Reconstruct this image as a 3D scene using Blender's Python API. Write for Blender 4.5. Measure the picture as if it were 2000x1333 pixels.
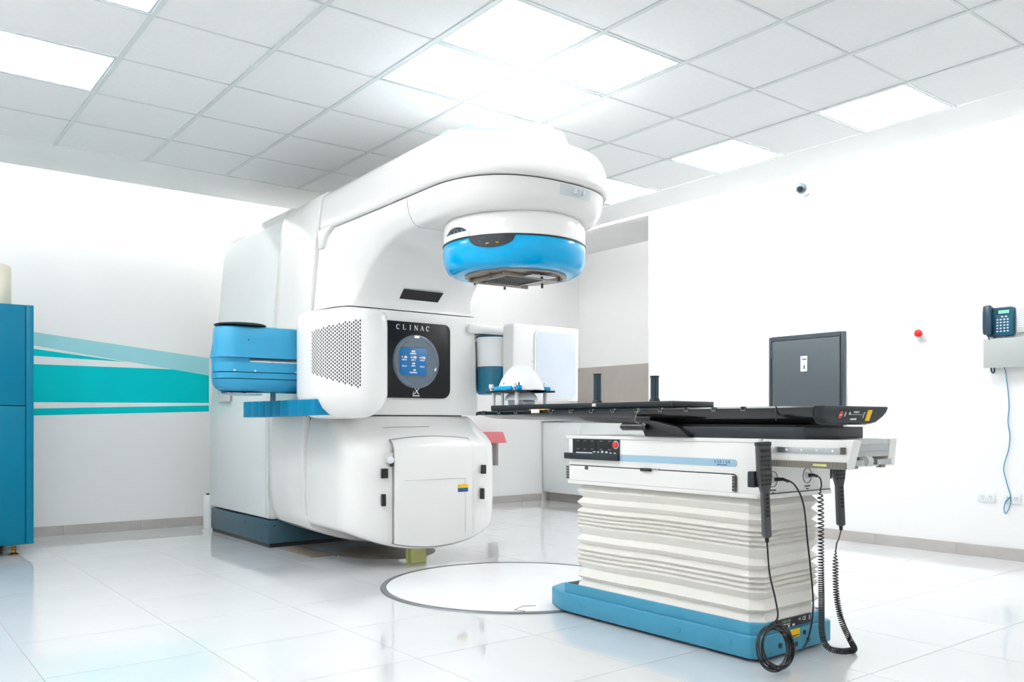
import bpy, bmesh, math, random
from mathutils import Vector, Matrix

random.seed(7)
for o in list(bpy.data.objects):
    bpy.data.objects.remove(o, do_unlink=True)
SC = bpy.context.scene
COL = SC.collection
PI = math.pi

# ------------------------------------------------------------------ camera
cam_d = bpy.data.cameras.new('camera')
cam = bpy.data.objects.new('camera', cam_d)
COL.objects.link(cam)
cam.location = (0, 0, 0.925)
YAW = 0.663
cam.rotation_euler = (PI / 2, 0, -YAW)
cam_d.sensor_width = 36.0
cam_d.lens = 1667.0 / 2000.0 * 36.0
cam_d.shift_y = (825.0 - 666.5) / 2000.0
cam_d.clip_start = 0.02
SC.camera = cam

# ------------------------------------------------------------------ world, exposure
W = bpy.data.worlds.new('world')
SC.world = W
W.use_nodes = True
W.node_tree.nodes['Background'].inputs[0].default_value = (0.95, 0.97, 1.0, 1)
W.node_tree.nodes['Background'].inputs[1].default_value = 0.05
SC.view_settings.view_transform = 'Standard'
SC.view_settings.look = 'None'
SC.view_settings.exposure = 1.56
SC.view_settings.gamma = 1.0
SC.view_settings.use_curve_mapping = False
PANEL_POWER = 6.5      # radiance of the ceiling light panels
COVE_POWER = 58.0       # radiance of the cove strips


# ------------------------------------------------------------------ materials
def lin(c):
    if isinstance(c, str):
        c = c.lstrip('#')
        c = [int(c[i:i + 2], 16) / 255 for i in (0, 2, 4)]
    return tuple((v / 12.92) if v <= 0.04045 else ((v + 0.055) / 1.055) ** 2.4 for v in c)


def mat(name, col, rough=0.5, metal=0.0, var=0.03, scale=6.0, bump=0.0, coat=0.0, emit=0.0, trans=0.0, alpha=1.0, spec=0.5):
    m = bpy.data.materials.new(name)
    m.use_nodes = True
    nt = m.node_tree
    b = nt.nodes['Principled BSDF']
    c = lin(col)
    b.inputs['Roughness'].default_value = rough
    b.inputs['Metallic'].default_value = metal
    b.inputs['Coat Weight'].default_value = coat
    b.inputs['Coat Roughness'].default_value = 0.05
    b.inputs['Specular IOR Level'].default_value = spec
    b.inputs['Transmission Weight'].default_value = trans
    b.inputs['Alpha'].default_value = alpha
    tc = nt.nodes.new('ShaderNodeTexCoord')
    nz = nt.nodes.new('ShaderNodeTexNoise')
    nz.inputs['Scale'].default_value = scale
    nz.inputs['Detail'].default_value = 3
    nt.links.new(tc.outputs['Object'], nz.inputs['Vector'])
    rp = nt.nodes.new('ShaderNodeValToRGB')
    rp.color_ramp.elements[0].position = 0.3
    rp.color_ramp.elements[1].position = 0.7
    rp.color_ramp.elements[0].color = tuple(v * (1 - var) for v in c) + (1,)
    rp.color_ramp.elements[1].color = tuple(min(1, v * (1 + var * 0.4)) for v in c) + (1,)
    nt.links.new(nz.outputs['Fac'], rp.inputs['Fac'])
    nt.links.new(rp.outputs['Color'], b.inputs['Base Color'])
    if bump:
        bp = nt.nodes.new('ShaderNodeBump')
        bp.inputs['Strength'].default_value = bump
        bp.inputs['Distance'].default_value = 0.002
        n2 = nt.nodes.new('ShaderNodeTexNoise')
        n2.inputs['Scale'].default_value = 120
        nt.links.new(tc.outputs['Object'], n2.inputs['Vector'])
        nt.links.new(n2.outputs['Fac'], bp.inputs['Height'])
        nt.links.new(bp.outputs['Normal'], b.inputs['Normal'])
    if emit:
        b.inputs['Emission Color'].default_value = c + (1,)
        b.inputs['Emission Strength'].default_value = emit
    return m


M = {}
M['wall'] = mat('wall_paint', '#f7f7f6', 0.6, bump=0.05, scale=1.5, var=0.015)
M['wall_r'] = M['wall']
M['ceil'] = mat('ceiling_gypsum', '#f4f5f4', 0.8, var=0.02, scale=2)
M['tile'] = mat('ceiling_tile', '#f0f1f1', 0.85, var=0.02, scale=40, bump=0.15)
M['tee'] = mat('ceiling_rail_white', '#d8dede', 0.45)
M['floor'] = mat('porcelain_tile', '#e5e7e8', 0.07, var=0.02, scale=3, coat=0.5, spec=0.6)
M['disc'] = mat('turntable_white', '#f6f8f9', 0.22, var=0.01)
M['grout'] = mat('floor_grout', '#aca69d', 0.8, var=0.08)
M['skirt'] = mat('skirting_tile', '#bfbab6', 0.25, var=0.06, scale=9)
M['beige'] = mat('beige_panel', '#b5aea8', 0.4, var=0.05)
M['diff'] = mat('light_diffuser', '#fcfdff', 0.5, emit=PANEL_POWER)
M['diff_dim'] = mat('light_diffuser_dimmed', '#fcfdff', 0.5, emit=PANEL_POWER * 0.32)   # the cluster above the machine runs dimmed
M['cove'] = mat('cove_led', '#fdfeff', 0.5, emit=COVE_POWER * 0.33)
M['cove_r'] = mat('cove_led_soft', '#fdfeff', 0.5, emit=COVE_POWER * 0.4)
M['frame'] = mat('light_frame', '#bfc8ce', 0.4)
M['white'] = mat('machine_white', '#f2f1ee', 0.22, var=0.015, scale=2, coat=0.35)
M['white2'] = mat('machine_cool_white', '#eef2f2', 0.3, var=0.02, scale=2, coat=0.2)
M['offwhite'] = mat('machine_off_white', '#f0eeea', 0.35, var=0.02)
M['cream'] = mat('bellows_fabric', '#f0ede6', 0.7, var=0.02, scale=5)
M['slate'] = mat('slate_blue_metal', '#3d5e6e', 0.4, var=0.06)
M['bluering'] = mat('bright_blue_plastic', '#00b0ea', 0.15, coat=0.1, var=0.02, spec=0.3)
M['armblue'] = mat('arm_blue', '#3a9cc6', 0.35, var=0.03, spec=0.3)
M['stripblue'] = mat('strip_blue', '#0a86b2', 0.4, var=0.05, spec=0.25)
M['baseblue'] = mat('base_blue', '#4d9fc0', 0.4, var=0.05, scale=10, spec=0.3)
M['paleblue'] = mat('pale_blue', '#a3c6db', 0.35)
M['skyblue'] = mat('light_blue_cover', '#8cc8e6', 0.3)
M['black'] = mat('black_plastic', '#17191b', 0.35, var=0.2)
M['gloss'] = mat('gloss_black', '#0d0e10', 0.12, coat=0.3, var=0.1)
M['disp'] = mat('display_black', '#141517', 0.3, var=0.1, spec=0.3)
M['carbon'] = mat('carbon_black', '#0f1113', 0.2, coat=0.25, var=0.25, scale=30)
M['char'] = mat('charcoal', '#222a30', 0.4, var=0.08)
M['pend'] = mat('pendant_grey', '#4a4d4e', 0.45, var=0.08)
M['cable'] = mat('black_rubber', '#0e0f10', 0.35, var=0.2)
M['gasket'] = mat('dark_gap', '#55534e', 0.8)
M['gap'] = mat('seam_grey', '#9c9b97', 0.8)
M['metal'] = mat('brushed_steel', '#b9bdbf', 0.28, metal=1.0, var=0.08, scale=30)
M['plate'] = mat('collimator_plate', '#94897f', 0.35, metal=0.5, var=0.1)
M['rim'] = mat('turntable_rim', '#7d8285', 0.35, metal=0.3, var=0.1)
M['dark'] = mat('dark_recess', '#202224', 0.6)
M['grey'] = mat('panel_grey', '#555e63', 0.45, var=0.06, scale=4)
M['grey2'] = mat('panel_frame_grey', '#4a5358', 0.45, var=0.06)
M['lgrey'] = mat('light_grey', '#d3d8d6', 0.6)
M['signgrey'] = mat('sign_grey', '#b9bfbc', 0.7)
M['lbl'] = mat('grey_blue_label', '#d3dde2', 0.5)
M['red'] = mat('red_plastic', '#e02a2a', 0.3)
M['redt'] = mat('red_translucent', '#e88087', 0.2, alpha=0.8)
M['yellow'] = mat('yellow_label', '#fccb14', 0.5)
M['ypaper'] = mat('yellow_foam', '#dcdc8e', 0.8, var=0.08, scale=20)
M['amber'] = mat('amber_plastic', '#e8a61c', 0.35)
M['teal'] = mat('teal_paint', '#007797', 0.35, var=0.03, scale=3, spec=0.2)
M['tealdk'] = mat('teal_seam', '#0a4f66', 0.6)
M['tealarm'] = mat('teal_plastic', '#006d8e', 0.3, coat=0.4)
M['brass'] = mat('brass', '#a07a45', 0.3, metal=1.0)
M['stripe'] = mat('turquoise_paint', '#00cdd3', 0.6, var=0.02, spec=0.08)
M['stripe2'] = mat('pale_turquoise_paint', '#a2dde4', 0.6, var=0.02, spec=0.1)
M['phone'] = mat('phone_blue', '#0d5a78', 0.35, var=0.05)
M['phonedk'] = mat('handset_dark', '#1d3d52', 0.25, coat=0.4)
M['lcd'] = mat('phone_lcd', '#8fdcc8', 0.3)
M['bcable'] = mat('blue_cable', '#1786ab', 0.4)
M['screen'] = mat('screen_blue', '#0c5f96', 0.25, emit=0.12)
M['scrtxt'] = mat('screen_text', '#f2d3a0', 0.5, emit=0.5)
M['scrwht'] = mat('screen_white', '#dfeaf0', 0.5, emit=0.3)
M['bezel'] = mat('bezel_glass', '#5b6d7c', 0.12, coat=0.8)
M['glasswin'] = mat('pale_window', '#dfe7f2', 0.25, coat=0.5)
M['ink'] = mat('white_ink', '#e9eeee', 0.6)
M['inkg'] = mat('green_ink', '#9fd6c2', 0.6)
M['inkb'] = mat('blue_ink', '#1c5f93', 0.6)
M['mask'] = mat('mask_white', '#f7f9fa', 0.5, var=0.02)
M['brown'] = mat('floor_cover_brown', '#8b7f73', 0.45, var=0.15, scale=12)
M['creamcyl'] = mat('cream_plastic', '#ece6d2', 0.5, var=0.04)
M['domed'] = mat('dome_smoke', '#22404e', 0.08, coat=1.0)
M['paper'] = mat('paper_white', '#f4f6f7', 0.8)


def stripe_mat(name, axis, scale, c0, c1):
    m = bpy.data.materials.new(name)
    m.use_nodes = True
    nt = m.node_tree
    b = nt.nodes['Principled BSDF']
    b.inputs['Roughness'].default_value = 0.5
    tc = nt.nodes.new('ShaderNodeTexCoord')
    sp = nt.nodes.new('ShaderNodeSeparateXYZ')
    nt.links.new(tc.outputs['Object'], sp.inputs[0])
    mu = nt.nodes.new('ShaderNodeMath'); mu.operation = 'MULTIPLY'; mu.inputs[1].default_value = scale
    nt.links.new(sp.outputs[axis], mu.inputs[0])
    fr = nt.nodes.new('ShaderNodeMath'); fr.operation = 'FRACT'
    nt.links.new(mu.outputs[0], fr.inputs[0])
    gt = nt.nodes.new('ShaderNodeMath'); gt.operation = 'GREATER_THAN'; gt.inputs[1].default_value = 0.5
    nt.links.new(fr.outputs[0], gt.inputs[0])
    mx = nt.nodes.new('ShaderNodeMix'); mx.data_type = 'RGBA'
    mx.inputs['A'].default_value = lin(c0) + (1,)
    mx.inputs['B'].default_value = lin(c1) + (1,)
    nt.links.new(gt.outputs[0], mx.inputs['Factor'])
    nt.links.new(mx.outputs['Result'], b.inputs['Base Color'])
    return m


M['ruler'] = stripe_mat('printed_ruler', 1, 190, '#241f1b', '#a8a294')
M['lines'] = stripe_mat('lined_card', 2, 75, '#f4f6f8', '#c9d2da')

# ------------------------------------------------------------------ geometry helpers: every shape is (verts, faces)
WL = {}


def box(x0, x1, y0, y1, z0, z1):
    v = [(x0, y0, z0), (x1, y0, z0), (x1, y1, z0), (x0, y1, z0), (x0, y0, z1), (x1, y0, z1), (x1, y1, z1), (x0, y1, z1)]
    return v, [(0, 3, 2, 1), (4, 5, 6, 7), (0, 1, 5, 4), (1, 2, 6, 5), (2, 3, 7, 6), (3, 0, 4, 7)]


def merge(*gs):
    V, F = [], []
    for v, f in gs:
        n = len(V)
        V += list(v)
        F += [tuple(i + n for i in q) for q in f]
    return V, F


def prism(poly, axis, a, b):
    n = len(poly)

    def P(p, t):
        return {'x': (t, p[0], p[1]), 'y': (p[0], t, p[1]), 'z': (p[0], p[1], t)}[axis]
    v = [P(p, a) for p in poly] + [P(p, b) for p in poly]
    f = [tuple(range(n))[::-1], tuple(range(n, 2 * n))] + [(i, (i + 1) % n, n + (i + 1) % n, n + i) for i in range(n)]
    return v, f


def loft(rings, c0=True, c1=True, closed=True):
    n = len(rings[0])
    v = [p for r in rings for p in r]
    f = []
    for k in range(len(rings) - 1):
        for i in range(n if closed else n - 1):
            j = (i + 1) % n
            f.append((k * n + i, k * n + j, (k + 1) * n + j, (k + 1) * n + i))
    if c0:
        f.append(tuple(range(n))[::-1])
    if c1:
        f.append(tuple(range((len(rings) - 1) * n, len(rings) * n)))
    return v, f


def lathe(prof, c=(0, 0, 0), n=48, axis='z', caps=True):
    rings = []
    for r, h in prof:
        ring = []
        for i in range(n):
            a = 2 * PI * i / n
            p = (r * math.cos(a), r * math.sin(a), h)
            if axis == 'x':
                p = (h, p[0], p[1])
            elif axis == 'y':
                p = (p[0], h, p[1])
            ring.append((p[0] + c[0], p[1] + c[1], p[2] + c[2]))
        rings.append(ring)
    return loft(rings, caps, caps)


def tube(pts, r, n=8, closed=False):
    P = [Vector(p) for p in pts]
    rings = []
    up = Vector((0, 0, 1))
    prev = None
    for i, p in enumerate(P):
        if closed:
            t = P[(i + 1) % len(P)] - P[i - 1]
        else:
            t = P[min(i + 1, len(P) - 1)] - P[max(i - 1, 0)]
        if t.length < 1e-9:
            t = Vector((0, 0, 1))
        t.normalize()
        if prev is None:
            a = up if abs(t.dot(up)) < 0.9 else Vector((1, 0, 0))
            nrm = (a - t * a.dot(t)).normalized()
        else:
            nrm = (prev - t * prev.dot(t))
            nrm = nrm.normalized() if nrm.length > 1e-6 else prev
        prev = nrm
        bi = t.cross(nrm)
        rr = r[i] if isinstance(r, (list, tuple)) else r
        rings.append([tuple(p + (nrm * math.cos(2 * PI * k / n) + bi * math.sin(2 * PI * k / n)) * rr) for k in range(n)])
    if closed:
        rings.append(rings[0])
        return loft(rings, False, False)
    return loft(rings)


def spline(pts, per=10):
    P = [Vector(p) for p in pts]
    P = [P[0] * 2 - P[1]] + P + [P[-1] * 2 - P[-2]]
    out = []
    for i in range(1, len(P) - 2):
        p0, p1, p2, p3 = P[i - 1:i + 3]
        for k in range(per):
            t = k / per
            out.append(tuple(0.5 * ((2 * p1) + (p2 - p0) * t + (2 * p0 - 5 * p1 + 4 * p2 - p3) * t * t + (3 * p1 - p0 - 3 * p2 + p3) * t ** 3)))
    out.append(tuple(P[-2]))
    return out


def rrect(x0, x1, z0, z1, r, n=6):
    if not isinstance(r, (list, tuple)):
        r = (r, r, r, r)
    out = []
    for (cx, cz, a0), rr in zip((((x1, z1, 0)), (x0, z1, 90), (x0, z0, 180), (x1, z0, 270)), r):
        sx = -1 if cx == x1 else 1
        sz = -1 if cz == z1 else 1
        for k in range(n + 1):
            a = math.radians(a0 + 90 * k / n)
            out.append((cx + sx * rr + rr * math.cos(a), cz + sz * rr + rr * math.sin(a)))
    return out


def disc_y(cx, cz, r, y0, y1, n=40):
    return lathe([(r, y0), (r, y1)], (cx, 0, cz), n, 'y')


def xf(g, mtx):
    return [tuple(mtx @ Vector(p)) for p in g[0]], g[1]


def obj(name, g, m, parent=None, bevel=0.0, seg=2, smooth=None, label=None, cat=None, group=None, kind=None, angle=38, keep=False):
    v, f = g
    me = bpy.data.meshes.new(name)
    if parent is not None:
        off = WL[parent]
    else:
        xs = [p[0] for p in v]; ys = [p[1] for p in v]; zs = [p[2] for p in v]
        off = Vector(((min(xs) + max(xs)) / 2, (min(ys) + max(ys)) / 2, min(zs)))
    me.from_pydata([(p[0] - off[0], p[1] - off[1], p[2] - off[2]) for p in v], [], [tuple(q) for q in f])
    bm = bmesh.new()
    bm.from_mesh(me)
    bmesh.ops.remove_doubles(bm, verts=bm.verts, dist=1e-6)
    if not keep:
        bmesh.ops.recalc_face_normals(bm, faces=bm.faces)
    if bevel:
        ed = [e for e in bm.edges if len(e.link_faces) == 2 and e.calc_face_angle(0) > math.radians(30)]
        bmesh.ops.bevel(bm, geom=ed, offset=bevel, segments=seg, profile=0.5, affect='EDGES', clamp_overlap=True)
    bm.to_mesh(me)
    bm.free()
    me.materials.append(m)
    me.shade_smooth()
    me.set_sharp_from_angle(angle=math.radians(angle))
    o = bpy.data.objects.new(name, me)
    COL.objects.link(o)
    if parent is not None:
        o.parent = parent
        WL[o] = off
    else:
        o.location = off
        WL[o] = off
    tag(o, label, cat, group, kind)
    return o


def tag(o, label=None, cat=None, group=None, kind=None):
    if label: o['label'] = label
    if cat: o['category'] = cat
    if group: o['group'] = group
    if kind: o['kind'] = kind


def multi(name, gs, m, parent, **k):
    return [obj(name, g, m, parent, **k) for g in gs]


def thing(name, loc, label, cat, group=None, kind=None):
    o = bpy.data.objects.new(name, None)
    COL.objects.link(o)
    o.location = loc
    o.empty_display_size = 0.1
    WL[o] = Vector(loc)
    tag(o, label, cat, group, kind)
    return o


def struct(name, g, m, parent=None, **k):
    return obj(name, g, m, parent, kind='structure', **k)


def text_g(s, size, org, right, up, depth=0.0006, space=1.0, align='CENTER'):
    c = bpy.data.curves.new('t', 'FONT')
    c.body = s
    c.size = size
    c.align_x = align
    c.align_y = 'CENTER'
    c.space_character = space
    c.extrude = depth
    c.resolution_u = 2
    o = bpy.data.objects.new('t', c)
    COL.objects.link(o)
    bpy.context.view_layer.update()
    dg = bpy.context.evaluated_depsgraph_get()
    me = o.evaluated_get(dg).to_mesh()
    R = Vector(right).normalized(); U = Vector(up).normalized(); N = R.cross(U); O = Vector(org)
    v = [tuple(O + R * p.co.x + U * p.co.y + N * p.co.z) for p in me.vertices]
    f = [tuple(q.vertices) for q in me.polygons]
    bpy.data.objects.remove(o, do_unlink=True)
    bpy.data.curves.remove(c)
    return v, f


def serif_g(word, h, width, org, right, up, depth=0.0006):
    """thin seriffed capitals built from strokes, spread evenly over the given width"""
    def stroke(a, b, t):
        d = Vector((b[0] - a[0], b[1] - a[1])); d.normalize()
        n = Vector((-d.y, d.x)) * t / 2
        return [(a[0] + n.x, a[1] + n.y), (a[0] - n.x, a[1] - n.y), (b[0] - n.x, b[1] - n.y), (b[0] + n.x, b[1] + n.y)]
    T, t = 0.17, 0.07

    def ser(x, y, w=0.34):
        return [(x - w / 2, y - t / 2), (x + w / 2, y - t / 2), (x + w / 2, y + t / 2), (x - w / 2, y + t / 2)]
    L = {
        'I': [stroke((0, 0), (0, 1), T), ser(0, 0.03), ser(0, 0.97)],
        'L': [stroke((-0.22, 0), (-0.22, 1), T), ser(-0.22, 0.97), stroke((-0.38, 0.035), (0.36, 0.035), t), stroke((0.34, 0), (0.36, 0.26), t)],
        'N': [stroke((-0.36, 0), (-0.36, 1), t), stroke((-0.38, 1), (0.36, 0), T), stroke((0.36, 0), (0.36, 1), t), ser(-0.36, 0.03, 0.26), ser(0.36, 0.97, 0.26), ser(-0.42, 0.97, 0.2)],
        'A': [stroke((0, 1), (-0.38, 0), t), stroke((0, 1), (0.38, 0), T), stroke((-0.22, 0.34), (0.24, 0.34), t), ser(-0.38, 0.03, 0.28), ser(0.38, 0.03, 0.32)],
        'V': [stroke((0, 0), (-0.38, 1), T), stroke((0, 0), (0.38, 1), t), ser(-0.38, 0.97, 0.32), ser(0.38, 0.97, 0.28)],
        'R': [stroke((-0.26, 0), (-0.26, 1), T), ser(-0.26, 0.03), ser(-0.26, 0.97), stroke((-0.2, 0.965), (0.1, 0.965), t), stroke((-0.2, 0.5), (0.1, 0.5), t), stroke((0.0, 0.5), (0.38, 0.02), T)],
    }
    R_ = [(0.08 + 0.2 * math.sin(a), 0.73 + 0.235 * math.cos(a)) for a in [PI * k / 8 for k in range(9)]]
    L['R'] += [stroke(a, b, 0.12) for a, b in zip(R_, R_[1:])]
    C_ = [(0.42 * math.cos(a), 0.5 + 0.47 * math.sin(a)) for a in [math.radians(48 + 264 * k / 16) for k in range(17)]]
    L['C'] = [stroke(a, b, t + (T - t) * math.sin(PI * k / 15)) for k, (a, b) in enumerate(zip(C_, C_[1:]))] + [stroke((0.3, 0.66), (0.3, 0.95), t)]
    R3, U3, O = Vector(right).normalized(), Vector(up).normalized(), Vector(org)
    N3 = R3.cross(U3)
    gs = []
    for k, c in enumerate(word):
        x0 = -width / 2 + h * 0.4 + (width - 0.8 * h) * k / (len(word) - 1)
        for q in L[c]:
            v = [tuple(O + R3 * (x0 + a * h * 0.9) + U3 * ((b - 0.5) * h) + N3 * dd) for dd in (0, depth) for a, b in q]
            gs.append((v, [(3, 2, 1, 0), (4, 5, 6, 7), (0, 1, 5, 4), (1, 2, 6, 5), (2, 3, 7, 6), (3, 0, 4, 7)]))
    return merge(*gs)


# ================================================================== SETTING
XR, YB = 6.15, 7.76          # right wall and back wall planes
XL, YF = -0.35, -0.5          # walls behind the camera
ZC = 2.85                    # suspended ceiling
ZT = 3.12                    # slab above the coves

floor = struct('floor', box(XL - 0.1, 7.2, YF - 0.1, YB + 0.1, -0.05, -0.0012), M['grout'])
TS = 0.6
tile_mesh = {}
fx0, fy0 = 1.76 - 0.6 * 4, 4.06 - 0.6 * 8


def piece(name, parent, x0, x1, y0, y1, z0, z1, m, cache, bevel=0.0):
    """alike flat pieces share mesh data"""
    k = (round(x1 - x0, 3), round(y1 - y0, 3), round(z1 - z0, 3), m.name)
    cx, cy = (x0 + x1) / 2, (y0 + y1) / 2
    if k not in cache:
        o = obj(name, box(x0 - cx, x1 - cx, y0 - cy, y1 - cy, 0, z1 - z0), m, None, bevel=bevel, seg=1)
        o.location = (0, 0, 0)
        cache[k] = o.data
        COL.objects.unlink(o)
        bpy.data.objects.remove(o)
    o = bpy.data.objects.new(name, cache[k])
    COL.objects.link(o)
    o.parent = parent
    L = WL[parent]
    o.location = (cx - L[0], cy - L[1], z0 - L[2])
    return o


for i in range(16):
    for j in range(22):
        x0, x1 = fx0 + i * TS + 0.0014, fx0 + (i + 1) * TS - 0.0014
        y0, y1 = fy0 + j * TS + 0.0014, fy0 + (j + 1) * TS - 0.0014
        xm = XR if (y0 + y1) / 2 < 5.72 else 7.1
        x0, x1, y0, y1 = max(x0, XL), min(x1, xm), max(y0, YF), min(y1, YB)
        if x1 - x0 < 0.02 or y1 - y0 < 0.02:
            continue
        piece('floor_tile', floor, x0, x1, y0, y1, -0.012, 0.0, M['floor'], tile_mesh)

wall_back = struct('wall_back', box(XL - 0.1, 7.2, YB, YB + 0.1, 0, ZT), M['wall'])
wall_right = struct('wall_right', box(XR, XR + 0.12, YF - 0.1, 5.72, 0, ZT), M['wall_r'])
struct('wall_left', box(XL - 0.1, XL, YF, YB, 0, ZT), M['wall'])
struct('wall_front', box(XL - 0.1, XR, YF - 0.1, YF, 0, ZT), M['wall'])
struct('wall_recess', box(7.1, 7.2, 5.6, YB, 0, ZT), M['wall'])
struct('wall_recess_side', box(XR + 0.12, 7.1, 5.6, 5.72, 0, ZT), M['wall'])
struct('trim_1', box(XR, XR + 0.12, 5.72, YB, 2.94, ZT), M['wall_r'])
struct('ceiling_slab', box(XL - 0.1, 7.2, YF - 0.1, YB + 0.1, ZT, ZT + 0.08), M['ceil'])
struct('ceiling_recess', box(XR + 0.12, 7.1, 5.72, YB, 2.96, 3.0), M['ceil'])
wp = struct('trim_2', box(7.085, 7.1, 5.72, YB, 0.985, 1.585), M['beige'])

# skirting
bcache = {}


def skirting(name, axis, a0, a1, pos, side):
    if axis == 'x':
        g = box(a0, a1, pos + (0 if side > 0 else -0.006), pos + (0.006 if side > 0 else 0), 0, 0.078)
    else:
        g = box(pos + (0 if side > 0 else -0.006), pos + (0.006 if side > 0 else 0), a0, a1, 0, 0.078)
    p = struct(name, g, M['grout'])
    t = a0
    while t < a1 - 0.01:
        e = min(t + 0.6, a1)
        q0, q1 = t + 0.001, e - 0.001
        d0, d1 = (pos + 0.002, pos + 0.012) if side > 0 else (pos - 0.012, pos - 0.002)
        if axis == 'x':
            piece('skirting_tile', p, q0, q1, d0, d1, 0.0005, 0.08, M['skirt'], bcache)
        else:
            piece('skirting_tile', p, d0, d1, q0, q1, 0.0005, 0.08, M['skirt'], bcache)
        t = e


skirting('baseboard_back', 'x', 0.2, 6.5, YB, -1)
skirting('baseboard_right', 'y', 0.4, 5.72, XR, -1)

# painted stripes on the back wall (flat paint)
def paint(name, pts, m, d):
    obj(name, prism(pts, 'y', YB - d, YB - 0.0002), m, wall_back)


def le(p, q, x):
    return p[1] + (q[1] - p[1]) * (x - p[0]) / (q[0] - p[0])


XS, XE = 0.0, 2.587
P_top = ((1.191, 1.648), (2.587, 1.503)); P_bot = ((1.191, 1.541), (2.587, 1.345))
M_top = ((1.191, 1.388), (2.28, 1.385)); M_bot = ((1.191, 1.085), (2.587, 1.098))
L_top = ((1.191, 1.034), (2.587, 1.076)); L_bot = ((1.191, 0.978), (2.587, 1.021))
T_top = ((1.191, 1.512), (1.85, 1.441)); T_bot = ((1.191, 1.459), (1.85, 1.441))
paint('painted_stripe', [(XS, le(*T_bot, XS)), (1.9, 1.438), (XS, le(*T_top, XS))], M['stripe'], 0.0006)
paint('painted_stripe', [(XS, le(*M_bot, XS)), (XE, M_bot[1][1]), (XE, 1.39), (XS, le(*M_top, XS))], M['stripe'], 0.0006)
paint('painted_stripe', [(XS, le(*L_bot, XS)), (XE, L_bot[1][1]), (XE, L_top[1][1]), (XS, le(*L_top, XS))], M['stripe'], 0.0006)
paint('painted_stripe', [(XS, le(*P_bot, XS)), (XE, P_bot[1][1]), (XE, P_top[1][1]), (XS, le(*P_top, XS))], M['stripe2'], 0.0012)

# suspended ceiling: plain border slabs, rails, tiles, light panels
LX, LY = 1.145, 4.235
FX0, FX1 = LX - 0.6 * 1, LX + 0.6 * 7
FY0, FY1 = LY - 0.6 * 6, LY + 0.6 * 4
EX, EY = 5.80, 7.31
EX0, EY0 = XL + 0.36, YF + 0.4
ceiling = struct('ceiling', merge(box(EX0, EX, FY1, EY, ZC, ZC + 0.05), box(FX1, EX, EY0, FY1, ZC, ZC + 0.05),
                                  box(EX0, FX0, EY0, FY1, ZC, ZC + 0.05), box(FX0, FX1, EY0, FY0, ZC, ZC + 0.05)), M['ceil'])
LIGHTS = [(2, -2), (2, -1), (3, -2), (3, -1), (6, -3), (6, -1), (6, 1), (-1, 1), (-1, -1),
          (-1, -3)]
ccache = {}
for i in range(-1, 7):
    for j in range(-6, 4):
        if (i, j) in LIGHTS:
            continue
        x0, y0 = LX + 0.6 * i, LY + 0.6 * j
        piece('ceiling_tile', ceiling, x0 + 0.007, x0 + 0.593, y0 + 0.004, y0 + 0.596, ZC + 0.004, ZC + 0.02, M['tile'], ccache, bevel=0.002)
for i in range(0, 7):
    x = LX + 0.6 * i
    obj('ceiling_rail', merge(box(x - 0.012, x + 0.012, FY0, FY1, ZC - 0.002, ZC + 0.0035), box(x - 0.004, x + 0.004, FY0, FY1, ZC + 0.0035, ZC + 0.04)), M['tee'], ceiling)
for j in range(-5, 4):
    y = LY + 0.6 * j
    obj('ceiling_cross_rail', box(FX0, FX1, y - 0.0065, y + 0.0065, ZC + 0.0, ZC + 0.003), M['tee'], ceiling)

lab = {(2, -2): 'square ceiling light panel nearest the camera in the four-panel cluster above the head',
       (2, -1): 'square ceiling light panel at the left of the four-panel cluster',
       (3, -2): 'square ceiling light panel at the right of the four-panel cluster',
       (3, -1): 'square ceiling light panel of the cluster partly hidden behind the machine top',
       (6, -3): 'largest square ceiling light panel along the right wall',
       (6, -1): 'middle square ceiling light panel in the row along the right wall',
       (6, 1): 'farthest ceiling light panel in the right row, half hidden by the machine head',
       (-1, 1): 'square ceiling light panel over the teal cabinet at the left edge',
       (-1, -1): 'ceiling light panel cut off by the top left edge of the photo'}
lproto = None
lbright = None
for (i, j) in LIGHTS:
    x0, y0 = LX + 0.6 * i, LY + 0.6 * j
    L = thing('ceiling_light', (x0 + 0.3, y0 + 0.3, ZC), lab.get((i, j), 'square ceiling light panel beyond the left edge of the photo'), 'light panel', 'square light panels in the suspended ceiling')
    if lproto is None:
        fr = []
        e0, e1 = 0.012, 0.588
        for a in ((e0, e1, e0, e0 + 0.012), (e0, e1, e1 - 0.012, e1), (e0, e0 + 0.012, e0 + 0.012, e1 - 0.012), (e1 - 0.012, e1, e0 + 0.012, e1 - 0.012)):
            fr.append(box(x0 + a[0], x0 + a[1], y0 + a[2], y0 + a[3], ZC + 0.001, ZC + 0.03))
        a = obj('frame', merge(*fr), M['frame'], L)
        b = obj('diffuser', box(x0 + 0.0245, x0 + 0.5755, y0 + 0.0245, y0 + 0.5755, ZC + 0.006, ZC + 0.012), M['diff_dim'], L)
        lproto = (a, b)
    else:
        for q in lproto:
            c = q.copy(); COL.objects.link(c); c.parent = L
            if q.name.startswith('diffuser') and (i, j) not in LIGHTS[:4]:
                if lbright is None:
                    lbright = q.data.copy()
                    lbright.materials[0] = M['diff']
                c.data = lbright

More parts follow.
